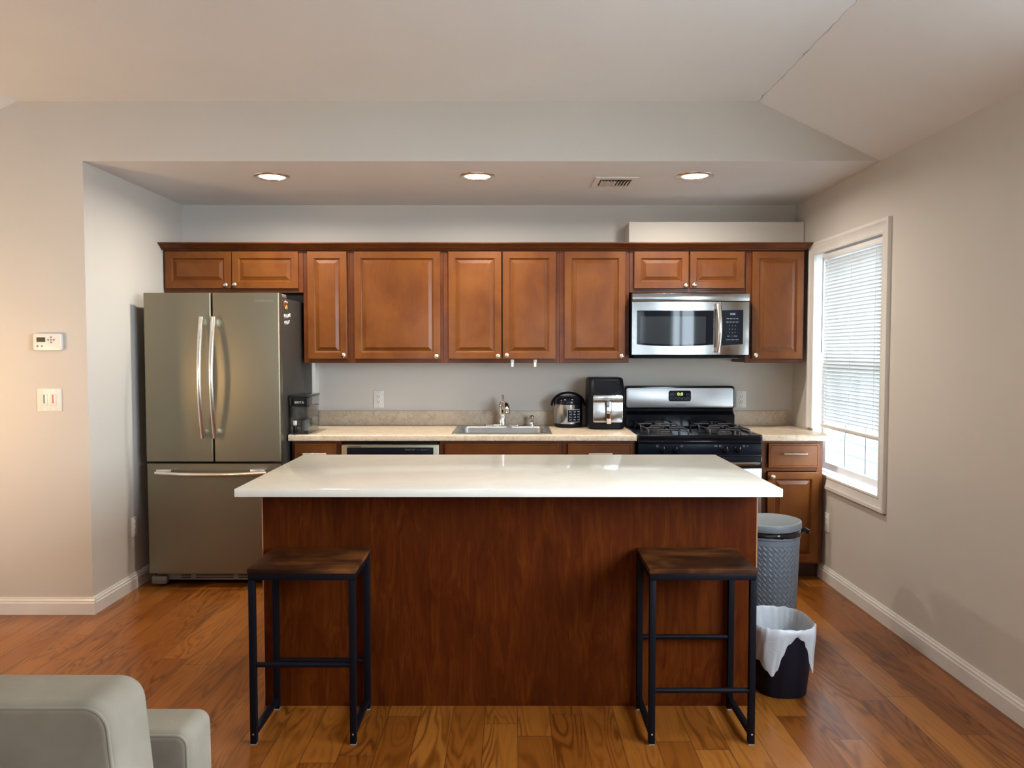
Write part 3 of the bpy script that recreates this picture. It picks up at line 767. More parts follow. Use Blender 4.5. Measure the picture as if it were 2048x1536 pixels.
obj('handle', bow_handle(-1.842, 0.912, 1.632), M['handle'], dl, label='bowed bright steel door handle')
obj('handle', bow_handle(-1.770, 0.912, 1.632), M['handle'], dr, label='bowed bright steel door handle')
b = NB(); pts = [(-2.125 + 0.66 * i / 24, FY - 0.034 - 0.040 * sin(pi * i / 24), 0.703 - 0.004 * sin(pi * i / 24)) for i in range(25)]
tube(b, pts, 0.015, 12, flat=0.8)
for x in (-2.075, -1.515): bx(b, x - 0.044, x + 0.044, FY - 0.044, FY - 0.0005, 0.704, 0.726, 0.003)
obj('handle', b, M['handle'], dz, label='bowed bright steel freezer handle')
b = NB(); bx(b, FX0 + 0.03, FX1 - 0.03, FY + 0.05, FY + 0.071, 0.034, 0.080, 0.003)
for s0, s1 in ((FX0 + 0.004, FX0 + 0.10), (FX1 - 0.10, FX1 - 0.004)): bx(b, s0, s1, FY + 0.02, FY + 0.075, 0.012, 0.066, 0.014, 3)
g = obj('kick_grille', b, M['grey'], fr)
b = NB()
for (a, c) in ((-2.02, -1.96), (-1.93, -1.70), (-1.67, -1.53)):
    for z in (0.045, 0.060): bx(b, a, c, FY + 0.0485, FY + 0.0505, z, z + 0.007)
obj('grille_slot', b, M['slot'], g)
for x in (FX0 + 0.05, FX1 - 0.05):
    for y in (FY + 0.11, 5.25): b = NB(); cyl(b, (x, y, 0.0), (x, y, 0.031), 0.02); obj('levelling_foot', b, M['black'], fr)
b = NB(); bx(b, FX1 - 0.075, FX1 - 0.003, FY + 0.066, FY + 0.165, 1.7525, 1.776, 0.006); obj('hinge_cover', b, M['grey'], fr)
b = NB(); bx(b, FX0 + 0.008, FX0 + 0.075, FY + 0.066, FY + 0.165, 1.7525, 1.776, 0.006); obj('hinge_cover', b, M['grey'], fr)
text('lettering', 'SAMSUNG', 0.022, (-1.476, FY - 0.0006, 1.728), M['logofaint'], dr, spacing=1.15)
# magnets on the side of the case (facing +x)
mgx = FX1 - 0.002
mg = thing('fridge_magnet', (mgx, 4.72, 1.69), 'small red and yellow picture magnet on the refrigerator side', 'magnet')
b = NB(); puff(b, rrect(0.058, 0.040, 0.012, 4, 4.722, 1.712), mgx + 0.0006, mgx + 0.006, 0.002, 'yz', 2); obj('plate', b, M['magred'], mg)
b = NB(); puff(b, [(4.700, 1.688), (4.744, 1.684), (4.752, 1.700), (4.735, 1.712), (4.712, 1.704)], mgx + 0.0064, mgx + 0.009, 0.001, 'yz', 2); obj('yellow_motif', b, M['magyel'], mg)
b = NB(); puff(b, [(4.696, 1.728), (4.752, 1.722), (4.756, 1.732), (4.700, 1.738)], mgx + 0.0064, mgx + 0.009, 0.001, 'yz', 2); obj('white_motif', b, M['magwhite'], mg)
mg = thing('fridge_magnet', (mgx, 4.76, 1.58), 'white cursive script magnet below the picture magnet on the refrigerator', 'magnet')
random.seed(5)
for (z0, y0, n) in ((1.640, 4.695, 17), (1.600, 4.700, 13)):
    b = NB(); pts = []
    for i in range(n * 4):
        t = i / 4; pts.append((mgx + 0.003, y0 + t * 0.0078 + 0.004 * sin(t * 2.1), z0 + 0.010 * sin(t * 2.6) * (0.6 + 0.8 * random.Random(int(t)).random()) + 0.012 * (i / (n * 4))))
    tube(b, pts, 0.0024, 6); obj('script_line', b, M['magwhite'], mg)

# ------------------------------------------------------------------ over-the-range microwave
mw = thing('microwave_oven', (1.149, 5.15, 1.383), 'stainless over-the-range microwave hung below the short cabinet', 'microwave')
MX0, MX1, MY = 0.772, 1.526, 4.955
b = NB(); bx(b, MX0 + 0.004, MX1 - 0.004, MY + 0.046, YB - 0.002, 1.400, 1.806, 0.003); obj('body', b, M['black'], mw)
b = NB(); bx(b, MX0 + 0.02, MX1 - 0.02, MY + 0.06, YB - 0.02, 1.383, 1.3995, 0.003); u = obj('base_pan', b, M['black'], mw)
for x0 in (MX0 + 0.05, MX1 - 0.29):
    b = NB(); bx(b, x0, x0 + 0.24, MY + 0.065, MY + 0.30, 1.3805, 1.3828, 0.001); obj('grease_filter', b, M['steelsat'], u)
b = NB(); bx(b, MX0, MX1, MY + 0.004, MY + 0.045, 1.751, 1.799, 0.003); obj('vent_strip', b, M['steelx'], mw)
def bowed(x0, x1, z0, z1, y, bulge=0.012, n=14, th=0.03):
    """slightly bowed front slab"""
    b = NB(); rings = []
    for i in range(n + 1):
        x = x0 + (x1 - x0) * i / n; t = 2 * (x - MX0) / (1.345 - MX0) - 1; yy = y - bulge * (1 - min(1, t * t))
        rings.append([(x, yy + 0.002, z0), (x, yy, z0 + 0.002), (x, yy, z1 - 0.002), (x, yy + 0.002, z1), (x, y + th, z1), (x, y + th, z0)])
    loft(b, rings); return b
DX1 = 1.345
md = obj('door', bowed(MX0, DX1 - 0.001, 1.405, 1.748, MY + 0.010), M['steelx'], mw)
def bow_y(x, extra): 
    t = 2 * (x - MX0) / (1.345 - MX0) - 1; return MY + 0.010 - 0.012 * (1 - min(1, t * t)) - extra
def bow_panel(x0, x1, z0f, z1f, extra, n=16):
    b = NB(); rings = []
    for i in range(n + 1):
        x = x0 + (x1 - x0) * i / n; rings.append([(x, bow_y(x, 0.0003), z0f(x)), (x, bow_y(x, extra), z0f(x)), (x, bow_y(x, extra), z1f(x)), (x, bow_y(x, 0.0003), z1f(x))])
    loft(b, rings); return b
curve = lambda x: 1.473 - 0.013 * (1 - (2 * (x - 0.805) / 0.50 - 1) ** 2)
gl = obj('door_window', bow_panel(0.803, 1.296, curve, lambda x: 1.690, 0.0015), M['mwglass'], md)
obj('window_mesh', bow_panel(0.825, 1.245, lambda x: curve(x) + 0.012, lambda x: 1.652, 0.002), M['mwinner'], gl)
b = NB(); pts = [(1.318 + 0.006 * sin(pi * i / 20), MY - 0.020 - 0.030 * sin(pi * i / 20), 1.423 + 0.307 * i / 20) for i in range(21)]
tube(b, pts, 0.013, 12, flat=0.7)
for z in (1.440, 1.713): bx(b, 1.306, 1.332, MY - 0.026, MY + 0.008, z - 0.014, z + 0.014, 0.005)
obj('handle', b, M['handle'], md, label='bowed pale steel microwave handle')
text('lettering', 'FRIGIDAIRE', 0.0105, (1.131, bow_y(1.131, 0.0004), 1.4315), M['logo'], md, spacing=1.1)
b = NB(); bx(b, DX1 + 0.001, MX1, MY + 0.010, MY + 0.045, 1.405, 1.748, 0.003); cp = obj('control_housing', b, M['steelx'], mw)
b = NB(); puff(b, [(1.338 + 0.010, 1.466), (1.486, 1.474), (1.486, 1.694), (1.348, 1.692)], MY + 0.0082, MY + 0.0098, 0, 'xz'); cpp = obj('control_panel', b, M['panel'], cp)
text('clock_display', '12:22', 0.016, (1.418, MY + 0.0078, 1.668), M['digitsb'], cpp)
for i, row in enumerate(('POP  BKD  PZA  BEV', 'VEG  DEF  RHT  MELT', '1      2      3', '4      5      6', '7      8      9', 'OFF     0    START', 'CLOCK  LIGHT  VENT')):
    text('button_legend', row, 0.0085, (1.418, MY + 0.0078, 1.638 - 0.0225 * i), M['legend'], cpp, depth=0.0002)

# ------------------------------------------------------------------ gas range
rg = thing('gas_range', (1.153, 5.0, 0), 'black and stainless gas range between the two laminate countertops', 'range')
RX0, RX1, RY = 0.775, 1.537, 4.700
b = NB(); bx(b, RX0 + 0.003, RX1 - 0.003, RY + 0.03, 5.325, 0.06, 0.885, 0.003); obj('body', b, M['black'], rg)
for x in (RX0 + 0.06, RX1 - 0.06):
    for y in (RY + 0.08, 5.28): b = NB(); cyl(b, (x, y, 0), (x, y, 0.061), 0.018); obj('foot', b, M['black'], rg)
# cooktop tray with raised rim
b = NB(); o_ = rrect(RX1 - RX0, 5.288 - RY, 0.014, 4, (RX0 + RX1) / 2, (RY + 5.288) / 2)
loft(b, [[(x, y, 0.886) for x, y in offset(o_, -0.004)], [(x, y, 0.893) for x, y in o_], [(x, y, 0.909) for x, y in o_], [(x, y, 0.915) for x, y in offset(o_, -0.005)], [(x, y, 0.915) for x, y in offset(o_, -0.022)], [(x, y, 0.905) for x, y in offset(o_, -0.034)]])
ck = obj('cooktop', b, M['gloss'], rg)
burners = [(0.965, 4.855), (1.345, 4.855), (0.965, 5.13), (1.345, 5.13)]
for (x, y) in burners:
    b = NB(); lathe(b, [(0.048, 0.9052), (0.046, 0.914), (0.036, 0.915), (0.036, 0.921), (0.033, 0.925), (0.0, 0.926)], (x, y, 0), 28); obj('burner', b, M['iron'], ck)
    b = NB(); h = 0.123; zt = 0.944
    # open square grate: bent side bars and four fingers
    for sx in (-1, 1):
        tube(b, [(x + sx * h, y - h, 0.906), (x + sx * h, y - h, zt - 0.012), (x + sx * h, y - h + 0.012, zt), (x + sx * h * 0.98, y, zt), (x + sx * h, y + h - 0.012, zt), (x + sx * h, y + h, zt - 0.012), (x + sx * h, y + h, 0.906)], 0.0052, 8)
        tube(b, [(x + sx * h, y, zt), (x + sx * 0.03, y, zt)], 0.0052, 8)
    for sy in (-1, 1):
        tube(b, [(x - h * 0.55, y + sy * h, 0.906), (x - h * 0.55, y + sy * h, zt - 0.012), (x - h * 0.45, y + sy * h, zt), (x + h * 0.45, y + sy * h, zt), (x + h * 0.55, y + sy * h, zt - 0.012), (x + h * 0.55, y + sy * h, 0.906)], 0.0052, 8)
        tube(b, [(x, y + sy * h, zt), (x, y + sy * 0.03, zt)], 0.0052, 8)
    obj('burner_grate', b, M['iron'], rg)
# front: lip, control panel, knobs
b = NB(); bx(b, RX0 + 0.001, RX1 - 0.001, RY + 0.006, RY + 0.028, 0.862, 0.8855, 0.008, 3); obj('front_lip', b, M['gloss'], rg)
b = NB(); bx(b, RX0 + 0.002, RX1 - 0.002, RY + 0.008, RY + 0.029, 0.792, 0.861, 0.004); kp = obj('control_panel', b, M['panel'], rg)
for i, x in enumerate((0.928, 1.006, 1.312, 1.391)):
    b = NB(); lathe(b, [(0.024, RY + 0.0078), (0.0235, RY + 0.002), (0.020, RY - 0.002), (0.018, RY - 0.016), (0.015, RY - 0.020), (0.0, RY - 0.0205)], (x, 0, 0.827), 28, 'y')
    bx(b, x - 0.0045, x + 0.0045, RY - 0.026, RY - 0.019, 0.806, 0.848, 0.002)
    k = obj('knob', b, M['gloss'], kp)
    b = NB(); bx(b, x - 0.001, x + 0.001, RY - 0.0268, RY - 0.0261, 0.834, 0.847); obj('pointer', b, M['legend'], k)
for x in (0.893, 1.043, 1.279, 1.425):
    b = NB()
    for a in ((x - 0.006, x + 0.006, 0.8515, 0.853), (x - 0.006, x + 0.006, 0.841, 0.8425), (x - 0.006, x - 0.0045, 0.841, 0.853), (x + 0.0045, x + 0.006, 0.841, 0.853)):
        bx(b, a[0], a[1], RY + 0.0073, RY + 0.0079, a[2], a[3])
    obj('burner_symbol', b, M['legend'], kp)
text('lettering', 'LITE', 0.010, (1.252, RY + 0.0076, 0.847), M['legend'], kp); text('lettering', 'HI', 0.010, (1.447, RY + 0.0076, 0.847), M['legend'], kp)
# oven door
b = NB(); bx(b, RX0 + 0.002, RX1 - 0.004, RY - 0.008, RY + 0.028, 0.712, 0.783, 0.005); od = obj('oven_door', b, M['gloss'], rg)
b = NB(); bx(b, RX0 + 0.002, RX1 - 0.006, RY - 0.008, RY + 0.028, 0.235, 0.7115, 0.004); dp = obj('door_panel', b, M['steelsat'], od)
b = NB(); bx(b, RX0 + 0.11, RX1 - 0.11, RY - 0.0095, RY - 0.0078, 0.32, 0.62, 0.0); obj('oven_window', b, M['gloss'], od)
b = NB(); pts = [(RX0 + 0.05 + (RX1 - RX0 - 0.082) * i / 24, RY - 0.045 - 0.012 * sin(pi * i / 24), 0.747) for i in range(25)]
tube(b, pts, 0.019, 12, radii=[0.012] + [0.019] * 23 + [0.012], flat=0.7)
for x in (RX0 + 0.07, RX1 - 0.055): bx(b, x - 0.015, x + 0.015, RY - 0.04, RY - 0.0085, 0.736, 0.758, 0.004)
obj('handle', b, M['steelx'], od, label='bright steel oven handle')
b = NB(); bx(b, RX0 + 0.003, RX1 - 0.006, RY - 0.004, RY + 0.028, 0.07, 0.230, 0.004); obj('storage_drawer', b, M['steelsat'], rg)
# back guard
b = NB(); puff(b, [(5.262, 0.9155), (5.262, 0.992), (5.305, 1.018), (5.305, 1.035), (5.345, 1.035), (5.345, 0.9155)][::-1], RX0 + 0.010, RX1 - 0.012, 0, 'yz'); obj('rear_riser', b, M['gloss'], rg)
gb = NB(); o_ = rrect(0.755, 0.160, 0.020, 5, 1.153, 1.111)
puff(gb, o_, 5.285, 5.349, 0.006, 'xz', 3); bg = obj('back_guard', gb, M['gloss'], rg)
b = NB(); puff(b, rrect(0.735, 0.134, 0.016, 5, 1.153, 1.109), 5.2825, 5.2848, 0.001, 'xz', 2); gp = obj('guard_panel', b, M['steelsat'], bg)
b = NB(); puff(b, rrect(0.153, 0.074, 0.014, 5, 1.153, 1.122), 5.2805, 5.2823, 0.0008, 'xz', 2); ds = obj('clock_panel', b, M['panel'], gp)
text('clock_display', '0:0', 0.030, (1.155, 5.2800, 1.134), M['digits'], ds, wide=1.1)
b = NB()
for (x, z) in ((1.098, 1.128), (1.208, 1.128), (1.098, 1.101), (1.126, 1.101), (1.153, 1.101), (1.180, 1.101), (1.208, 1.101)):
    bx(b, x - 0.010, x + 0.007, 5.2799, 5.2804, z + 0.006, z + 0.0085)
    for s in (-0.0105, 0.0095): bx(b, x + s, x + s + 0.001, 5.2799, 5.2804, z - 0.007, z + 0.005)
    bx(b, x - 0.0105, x + 0.0105, 5.2799, 5.2804, z - 0.008, z - 0.007)
obj('button_legend', b, M['legend'], ds)
text('lettering', 'FRIGIDAIRE', 0.0125, (1.160, 5.2822, 1.0585), M['logo'], gp, spacing=1.05)

# ------------------------------------------------------------------ dishwasher
dw = thing('dishwasher', (-0.756, 5.05, 0), 'stainless dishwasher with black control strip under the long counter', 'dishwasher')
b = NB(); bx(b, -1.055, -0.457, 4.79, 5.33, 0.11, 0.865, 0.002); obj('tub', b, M['black'], dw)
b = NB(); bx(b, -1.040, -0.472, 4.83, 4.85, 0.0, 0.1095); obj('toe_kick', b, M['black'], dw)
b = NB(); bx(b, -1.056, -0.452, 4.742, 4.789, 0.115, 0.853, 0.006); dd = obj('door', b, M['steel'], dw)
b = NB(); bx(b, -1.022, -0.486, 4.7395, 4.7418, 0.740, 0.834, 0.001); dc = obj('control_strip', b, M['black'], dd)
text('button_legend', 'WASH  DRY   -:-   o o o o  >', 0.012, (-0.590, 4.7392, 0.820), M['grey'], dc, depth=0.0002)
b = NB(); bx(b, -1.012, -0.932, 4.7400, 4.7417, 0.837, 0.8415); obj('vent_slot', b, M['slot'], dd)

# ------------------------------------------------------------------ small appliances
# water dispenser at the refrigerator end
wx0, wx1, wy0, wy1 = -1.374, -1.254, 4.738, 5.010
wd = thing('water_dispenser', (-1.314, 4.874, CT1), 'clear water filter dispenser with black top on the counter beside the refrigerator', 'water dispenser')
zc0 = CT1 + 0.001
b = NB()
o_ = rrect(wx1 - wx0, wy1 - wy0, 0.012, 4, (wx0 + wx1) / 2, (wy0 + wy1) / 2)
loft(b, [[(x, y, zc0) for x, y in offset(o_, -0.006)], [(x, y, zc0 + 0.228) for x, y in o_], [(x, y, zc0 + 0.228) for x, y in offset(o_, -0.003)], [(x, y, zc0 + 0.004) for x, y in offset(o_, -0.009)]])
obj('tank', b, M['clear'], wd)
b = NB(); puff(b, offset(o_, 0.004), zc0 + 0.2285, zc0 + 0.243, 0.003, 'xy', 2); obj('lid', b, M['smoke'], wd)
b = NB(); bx(b, wx0 + 0.010, wx1 - 0.010, wy0 + 0.008, wy0 + 0.11, zc0 + 0.172, zc0 + 0.227, 0.006); fb = obj('filler_block', b, M['black'], wd)
text('lettering', 'BRITA', 0.020, (-1.312, wy0 - 0.0008, zc0 + 0.198), M['logolight'], fb, wide=1.1)
b = NB(); puff(b, offset(o_, -0.014), zc0 + 0.092, zc0 + 0.171, 0.010, 'xy', 3); obj('reservoir', b, M['water'], wd)
b = NB(); lathe(b, [(0.0, zc0 + 0.02), (0.026, zc0 + 0.02), (0.027, zc0 + 0.088), (0.0, zc0 + 0.09)], (-1.292, wy0 + 0.06, 0), 24); obj('filter_cartridge', b, M['grey'], wd)
b = NB(); bx(b, -1.350, -1.328, wy0 - 0.006, wy0 + 0.004, zc0 + 0.056, zc0 + 0.086, 0.003); sg = obj('spigot', b, M['white'], wd)
b = NB(); cyl(b, (-1.337, wy0 - 0.004, zc0 + 0.030), (-1.337, wy0 - 0.004, zc0 + 0.056), 0.013, 0.010, 16); cyl(b, (-1.337, wy0 - 0.004, zc0 + 0.010), (-1.337, wy0 - 0.004, zc0 + 0.030), 0.011, 0.013, 16); obj('spout', b, M['black'], sg)
# rice cooker
rcx, rcy, rcr = 0.382, 5.235, 0.098
rc = thing('rice_cooker', (rcx, rcy, CT1), 'round steel and black rice cooker between the sink and the air fryer', 'rice cooker')
b = NB(); lathe(b, [(0.084, zc0), (0.090, zc0 + 0.004), (0.094, zc0 + 0.026)], (rcx, rcy, 0), 40); obj('base', b, M['black'], rc)
b = NB(); lathe(b, [(0.0945, zc0 + 0.0262), (0.0965, zc0 + 0.05), (0.0975, zc0 + 0.155)], (rcx, rcy, 0), 48); sh = obj('shell', b, M['steelz'], rc)
b = NB(); lathe(b, [(0.099, zc0 + 0.1555), (0.100, zc0 + 0.170), (0.097, zc0 + 0.186), (0.084, zc0 + 0.201), (0.060, zc0 + 0.211), (0.0, zc0 + 0.215)], (rcx, rcy, 0), 48); ld = obj('lid', b, M['gloss'], rc)
b = NB(); a = [radians(-4 + 188 * i / 24) for i in range(25)]
tube(b, [(rcx + 0.111 * cos(t), rcy - 0.006, zc0 + 0.150 + 0.083 * sin(t)) for t in a], 0.008, 8, flat=1.9)
obj('carry_handle', b, M['black'], rc)
def arc_panel(r, a0, a1, z0, z1, n=12, th=0.002):
    b = NB(); rings = []
    for i in range(n + 1):
        t = a0 + (a1 - a0) * i / n
        rings.append([(rcx + r * cos(t), rcy + r * sin(t), z0), (rcx + (r + th) * cos(t), rcy + (r + th) * sin(t), z0 + 0.002), (rcx + (r + th) * cos(t), rcy + (r + th) * sin(t), z1 - 0.002), (rcx + r * cos(t), rcy + r * sin(t), z1)])
    loft(b, rings); return b
obj('panel_bezel', arc_panel(0.0972, radians(-98), radians(-42), zc0 + 0.036, zc0 + 0.126), M['grey'], sh)
pc = obj('control_panel', arc_panel(0.0985, radians(-95), radians(-45), zc0 + 0.041, zc0 + 0.121), M['panel'], sh)
b = NB()
for i in range(3):
    for j in range(4):
        t = radians(-88 + i * 17); z = zc0 + 0.052 + j * 0.018
        for k in range(2):
            tt = t + radians(k * 5); bx(b, rcx + 0.1012 * cos(tt) - 0.0012, rcx + 0.1012 * cos(tt) + 0.0028, rcy + 0.1012 * sin(tt) - 0.0008, rcy + 0.1012 * sin(tt) + 0.0008, z, z + 0.004 + 0.003 * ((i + j + k) % 2))
obj('button_legend', b, M['legend'], pc)
# air fryer
af = thing('air_fryer', (0.625, 5.185, CT1), 'tall black air fryer with a steel basket front beside the range', 'air fryer')
ax0, ax1, ay0, ay1 = 0.506, 0.744, 5.040, 5.335
b = NB(); rings = []
for (z, f, ins) in ((0.0, 0.004, 0.010), (0.006, 0.0, 0.003), (0.05, 0.0, 0.0), (0.20, 0.0, 0.0), (0.235, 0.004, 0.0), (0.29, 0.022, 0.002), (0.325, 0.040, 0.004), (0.334, 0.046, 0.008), (0.338, 0.056, 0.016)):
    rings.append([(x, y, zc0 + z) for x, y in rrect(ax1 - ax0 - 2 * ins, ay1 - ay0 - f - 2 * ins, 0.045, 6, (ax0 + ax1) / 2, (ay0 + f + ay1) / 2)])
loft(b, rings); ab = obj('body', b, M['black'], af, 50)
b = NB(); n = 16; rings = []
for i in range(n + 1):
    t = i / n; x = ax0 + 0.034 + (ax1 - ax0 - 0.068) * t; zt = 0.322; zb_ = 0.262 - 0.028 * (1 - (2 * t - 1) ** 2)
    yf = lambda z: ay0 + (0.004 + (z - 0.235) * 0.345) - 0.003
    rings.append([(x, yf(zb_) + 0.01, zc0 + zb_), (x, yf(zb_), zc0 + zb_), (x, yf(zt), zc0 + zt), (x, yf(zt) + 0.01, zc0 + zt)])
loft(b, rings); obj('touch_panel', b, M['gloss'], af)
bz0, bz1, bsp = 0.046, 0.226, 0.180
cxm = (ax0 + ax1) / 2 + 0.004
b = NB(); puff(b, [(cxm - 0.098, zc0 + bsp + 0.002), (cxm + 0.098, zc0 + bsp + 0.002), (cxm + 0.098, zc0 + bz1 - 0.012), (cxm + 0.095, zc0 + bz1 - 0.004), (cxm + 0.086, zc0 + bz1), (cxm - 0.086, zc0 + bz1), (cxm - 0.095, zc0 + bz1 - 0.004), (cxm - 0.098, zc0 + bz1 - 0.012)], ay0 - 0.009, ay0 - 0.0005, 0.003, 'xz', 3); bt = obj('basket_trim', b, M['steelz'], af)
b = NB(); puff(b, [(cxm - 0.086, zc0 + bz0), (cxm + 0.086, zc0 + bz0), (cxm + 0.095, zc0 + bz0 + 0.004), (cxm + 0.098, zc0 + bz0 + 0.014), (cxm + 0.098, zc0 + bsp), (cxm - 0.098, zc0 + bsp), (cxm - 0.098, zc0 + bz0 + 0.014), (cxm - 0.095, zc0 + bz0 + 0.004)], ay0 - 0.009, ay0 - 0.0005, 0.003, 'xz', 3); bk = obj('basket_front', b, M['steelz'], af)
b = NB(); bx(b, cxm - 0.016, cxm + 0.016, ay0 - 0.062, ay0 - 0.050, zc0 + 0.042, zc0 + 0.188, 0.005); hd = obj('basket_handle', b, M['chrome'], bk)
b = NB(); bx(b, cxm - 0.019, cxm + 0.019, ay0 - 0.0498, ay0 - 0.0092, zc0 + 0.150, zc0 + 0.182, 0.004); bx(b, cxm - 0.017, cxm + 0.017, ay0 - 0.0498, ay0 - 0.040, zc0 + 0.05, zc0 + 0.150, 0.003); obj('handle_core', b, M['black'], hd)
text('lettering', 'GOURMIA', 0.016, (cxm, ay0 - 0.0094, zc0 + 0.202), M['logo'], bt)

# ------------------------------------------------------------------ island
ic = thing('kitchen_island', (-0.008, 3.42, 0), 'dark red-brown veneered kitchen island base behind the two stools', 'kitchen island')
b = NB(); bx(b, -0.998, 0.980, 3.048, 3.062, 0.0, 0.8825); obj('back_panel', b, M['island'], ic, 0)
for x0 in (-0.9985, 0.9765):
    b = NB(); bx(b, x0, x0 + 0.004, 3.0475, 3.0625, 0.0, 0.8825); obj('edge_band', b, M['edge'], ic, 0, 'pale strip along the panel edge')
b = NB(); bx(b, -0.990, 0.972, 3.063, 3.775, 0.10, 0.882); bx(b, -0.990, 0.972, 3.063, 3.70, 0.0, 0.0995); obj('cabinet_body', b, M['cab'], ic, 0)
for i in range(4):
    x0 = -0.985 + i * 0.489
    d = obj('door', raised_door(x0 + 0.006, x0 + 0.483, 0.12, 0.86, 0), M['cab'], ic, 30)
    for v in d.data.vertices: v.co.y = 3.776 - wloc(ic).y - (v.co.y + wloc(ic).y)
    d.data.flip_normals()
b = NB(); bx(b, -1.041, 1.0155, 2.863, 3.825, 0.883, 0.914, 0.003, 2)
tag(obj('island_countertop', b, M['quartz']), 'polished off-white quartz slab topping the kitchen island', 'countertop')

# ------------------------------------------------------------------ bar stools (built once, the second turned half round)
def stool(x, y, label, turn):
    t = thing('bar_stool', (x, y, 0), label, 'stool', 'backless bar stools at the island')
    w, d, h, s = 0.390, 0.300, 0.648, 0.0115
    hw, hd = w / 2 - 0.014, d / 2 - 0.013
    def part(name, f, mat, lab=None):
        bm = NB(); f(bm); me = finish(bm, name, 35); me.materials.append(mat)
        o = D.objects.new(name, me); COL.objects.link(o); o.parent = t
        if lab: o['label'] = lab
        return o
    seat = part('seat', lambda m: bx(m, -w / 2, w / 2, -d / 2, d / 2, h - 0.018, h, 0.002), M['seat'], 'rustic dark wood seat')
    for sx in (-1, 1):
        for sy in (-1, 1):
            lg = part('leg', lambda m: bx(m, sx * hw - s, sx * hw + s, sy * hd - s, sy * hd + s, 0.004, h - 0.043, 0.002), M['frame'])
            bm = NB(); bx(bm, sx * hw - s + 0.001, sx * hw + s - 0.001, sy * hd - s + 0.001, sy * hd + s - 0.001, 0.0, 0.004)
            me = finish(bm, 'foot_pad', 0); me.materials.append(M['grey']); fo = D.objects.new('foot_pad', me); COL.objects.link(fo); fo.parent = lg
            bm = NB(); lathe(bm, [(0.004, sy * hd + sy * s), (0.0035, sy * (hd + s + 0.0015)), (0.0, sy * (hd + s + 0.002))], (sx * hw, 0, 0.040), 12, 'y')
            me = finish(bm, 'bolt', 35); me.materials.append(M['nickel']); fo = D.objects.new('bolt', me); COL.objects.link(fo); fo.parent = lg
    def top(m):
        for sy in (-1, 1): bx(m, -hw - s, hw + s, sy * hd - s, sy * hd + s, h - 0.042, h - 0.0185, 0.002)
        for sx in (-1, 1): bx(m, sx * hw - s, sx * hw + s, -hd + s, hd - s, h - 0.042, h - 0.0185, 0.002)
    part('seat_frame', top, M['frame'])
    for sx in (-1, 1): part('side_rail', lambda m: bx(m, sx * hw - s * 0.9, sx * hw + s * 0.9, -hd + s, hd - s, 0.030, 0.052, 0.002), M['frame'])
    for sy, z in ((-1, 0.293), (1, 0.198)): part('footrest', lambda m: cyl(m, (-hw + s, sy * hd, z), (hw - s, sy * hd, z), 0.0095, n=14), M['frame'])
    t.rotation_euler = (0, 0, pi if turn else 0)
    return t
stool(-0.758, 2.885, 'dark wood and black metal bar stool on the refrigerator side, near footrest set high', False)
stool(0.689, 2.885, 'dark wood and black metal bar stool by the waste bins, near footrest set low', True)

# ------------------------------------------------------------------ waste bins
tx, ty = 1.300, 3.86
tc = thing('trash_can', (tx, ty, 0), 'tall round grey trash can with an embossed diamond pattern and a flat lid', 'trash can')
b = NB(); lathe(b, [(0.128, 0.0), (0.132, 0.006), (0.148, 0.50), (0.152, 0.505), (0.152, 0.517), (0.148, 0.520), (0.145, 0.515)], (tx, ty, 0), 72)
bo = obj('body', b, M['can'], tc)
b = NB(); n = 72; rings = []
rn = random.Random(3)
wob = [rn.uniform(-1, 1) for _ in range(n)]
for j, (r, z) in enumerate(((0.150, 0.512), (0.156, 0.518), (0.157, 0.527), (0.152, 0.537), (0.146, 0.541))):
    rings.append([(tx + (r + 0.003 * wob[(i * 3 + j) % n]) * cos(2 * pi * i / n), ty + (r + 0.003 * wob[(i * 5 + j) % n]) * sin(2 * pi * i / n), z + 0.003 * wob[(i + j * 7) % n]) for i in range(n)])
loft(b, rings, True, False, False); bl = obj('bin_bag', b, M['bag'], tc, 80, 'black plastic bag rim')
b = NB(); tube(b, [(tx + 0.150, ty - 0.02, 0.530), (tx + 0.172, ty - 0.03, 0.536), (tx + 0.186, ty - 0.035, 0.530), (tx + 0.192, ty - 0.03, 0.520), (tx + 0.180, ty - 0.02, 0.517)], 0.008, 9, radii=[0.006, 0.011, 0.009, 0.011, 0.004]); obj('bag_knot', b, M['bag'], bl)
b = NB(); lathe(b, [(0.140, 0.0), (0.154, 0.0), (0.1565, 0.004), (0.1565, 0.030), (0.154, 0.035), (0.148, 0.037), (0.143, 0.034), (0.0, 0.033)], (0, 0, 0), 72)
R = Matrix.Translation((tx, ty, 0.543)) @ Matrix.Rotation(radians(-1.5), 4, 'Y')
b.transform(R); obj('lid', b, M['canlid'], tc)
# low bin with a white liner
bxc, byc = 1.136, 3.235
wb = thing('waste_basket', (bxc, byc, 0), 'low black waste basket with a white plastic liner folded over its rim', 'waste basket')
def sup(a, c, e, t): 
    ct_, st = cos(t), sin(t)
    return (a * math.copysign(abs(ct_) ** (2 / e), ct_), c * math.copysign(abs(st) ** (2 / e), st))
n = 96
def ring(a, c, z, e=2.7): return [(bxc + sup(a, c, e, 2 * pi * i / n)[0], byc + sup(a, c, e, 2 * pi * i / n)[1], z) for i in range(n)]
b = NB(); loft(b, [ring(0.100, 0.125, 0.0), ring(0.104, 0.129, 0.005), ring(0.132, 0.152, 0.285), ring(0.129, 0.149, 0.285), ring(0.101, 0.126, 0.006)]); obj('basket', b, M['bin'], wb)
hem = [(-180, 0.165), (-150, 0.150), (-128, 0.118), (-116, 0.098), (-108, 0.125), (-99, 0.185), (-92, 0.235), (-84, 0.262), (-74, 0.25), (-64, 0.215), (-56, 0.15), (-46, 0.105), (-34, 0.100), (-15, 0.13), (20, 0.17), (90, 0.15), (150, 0.17), (180, 0.165)]
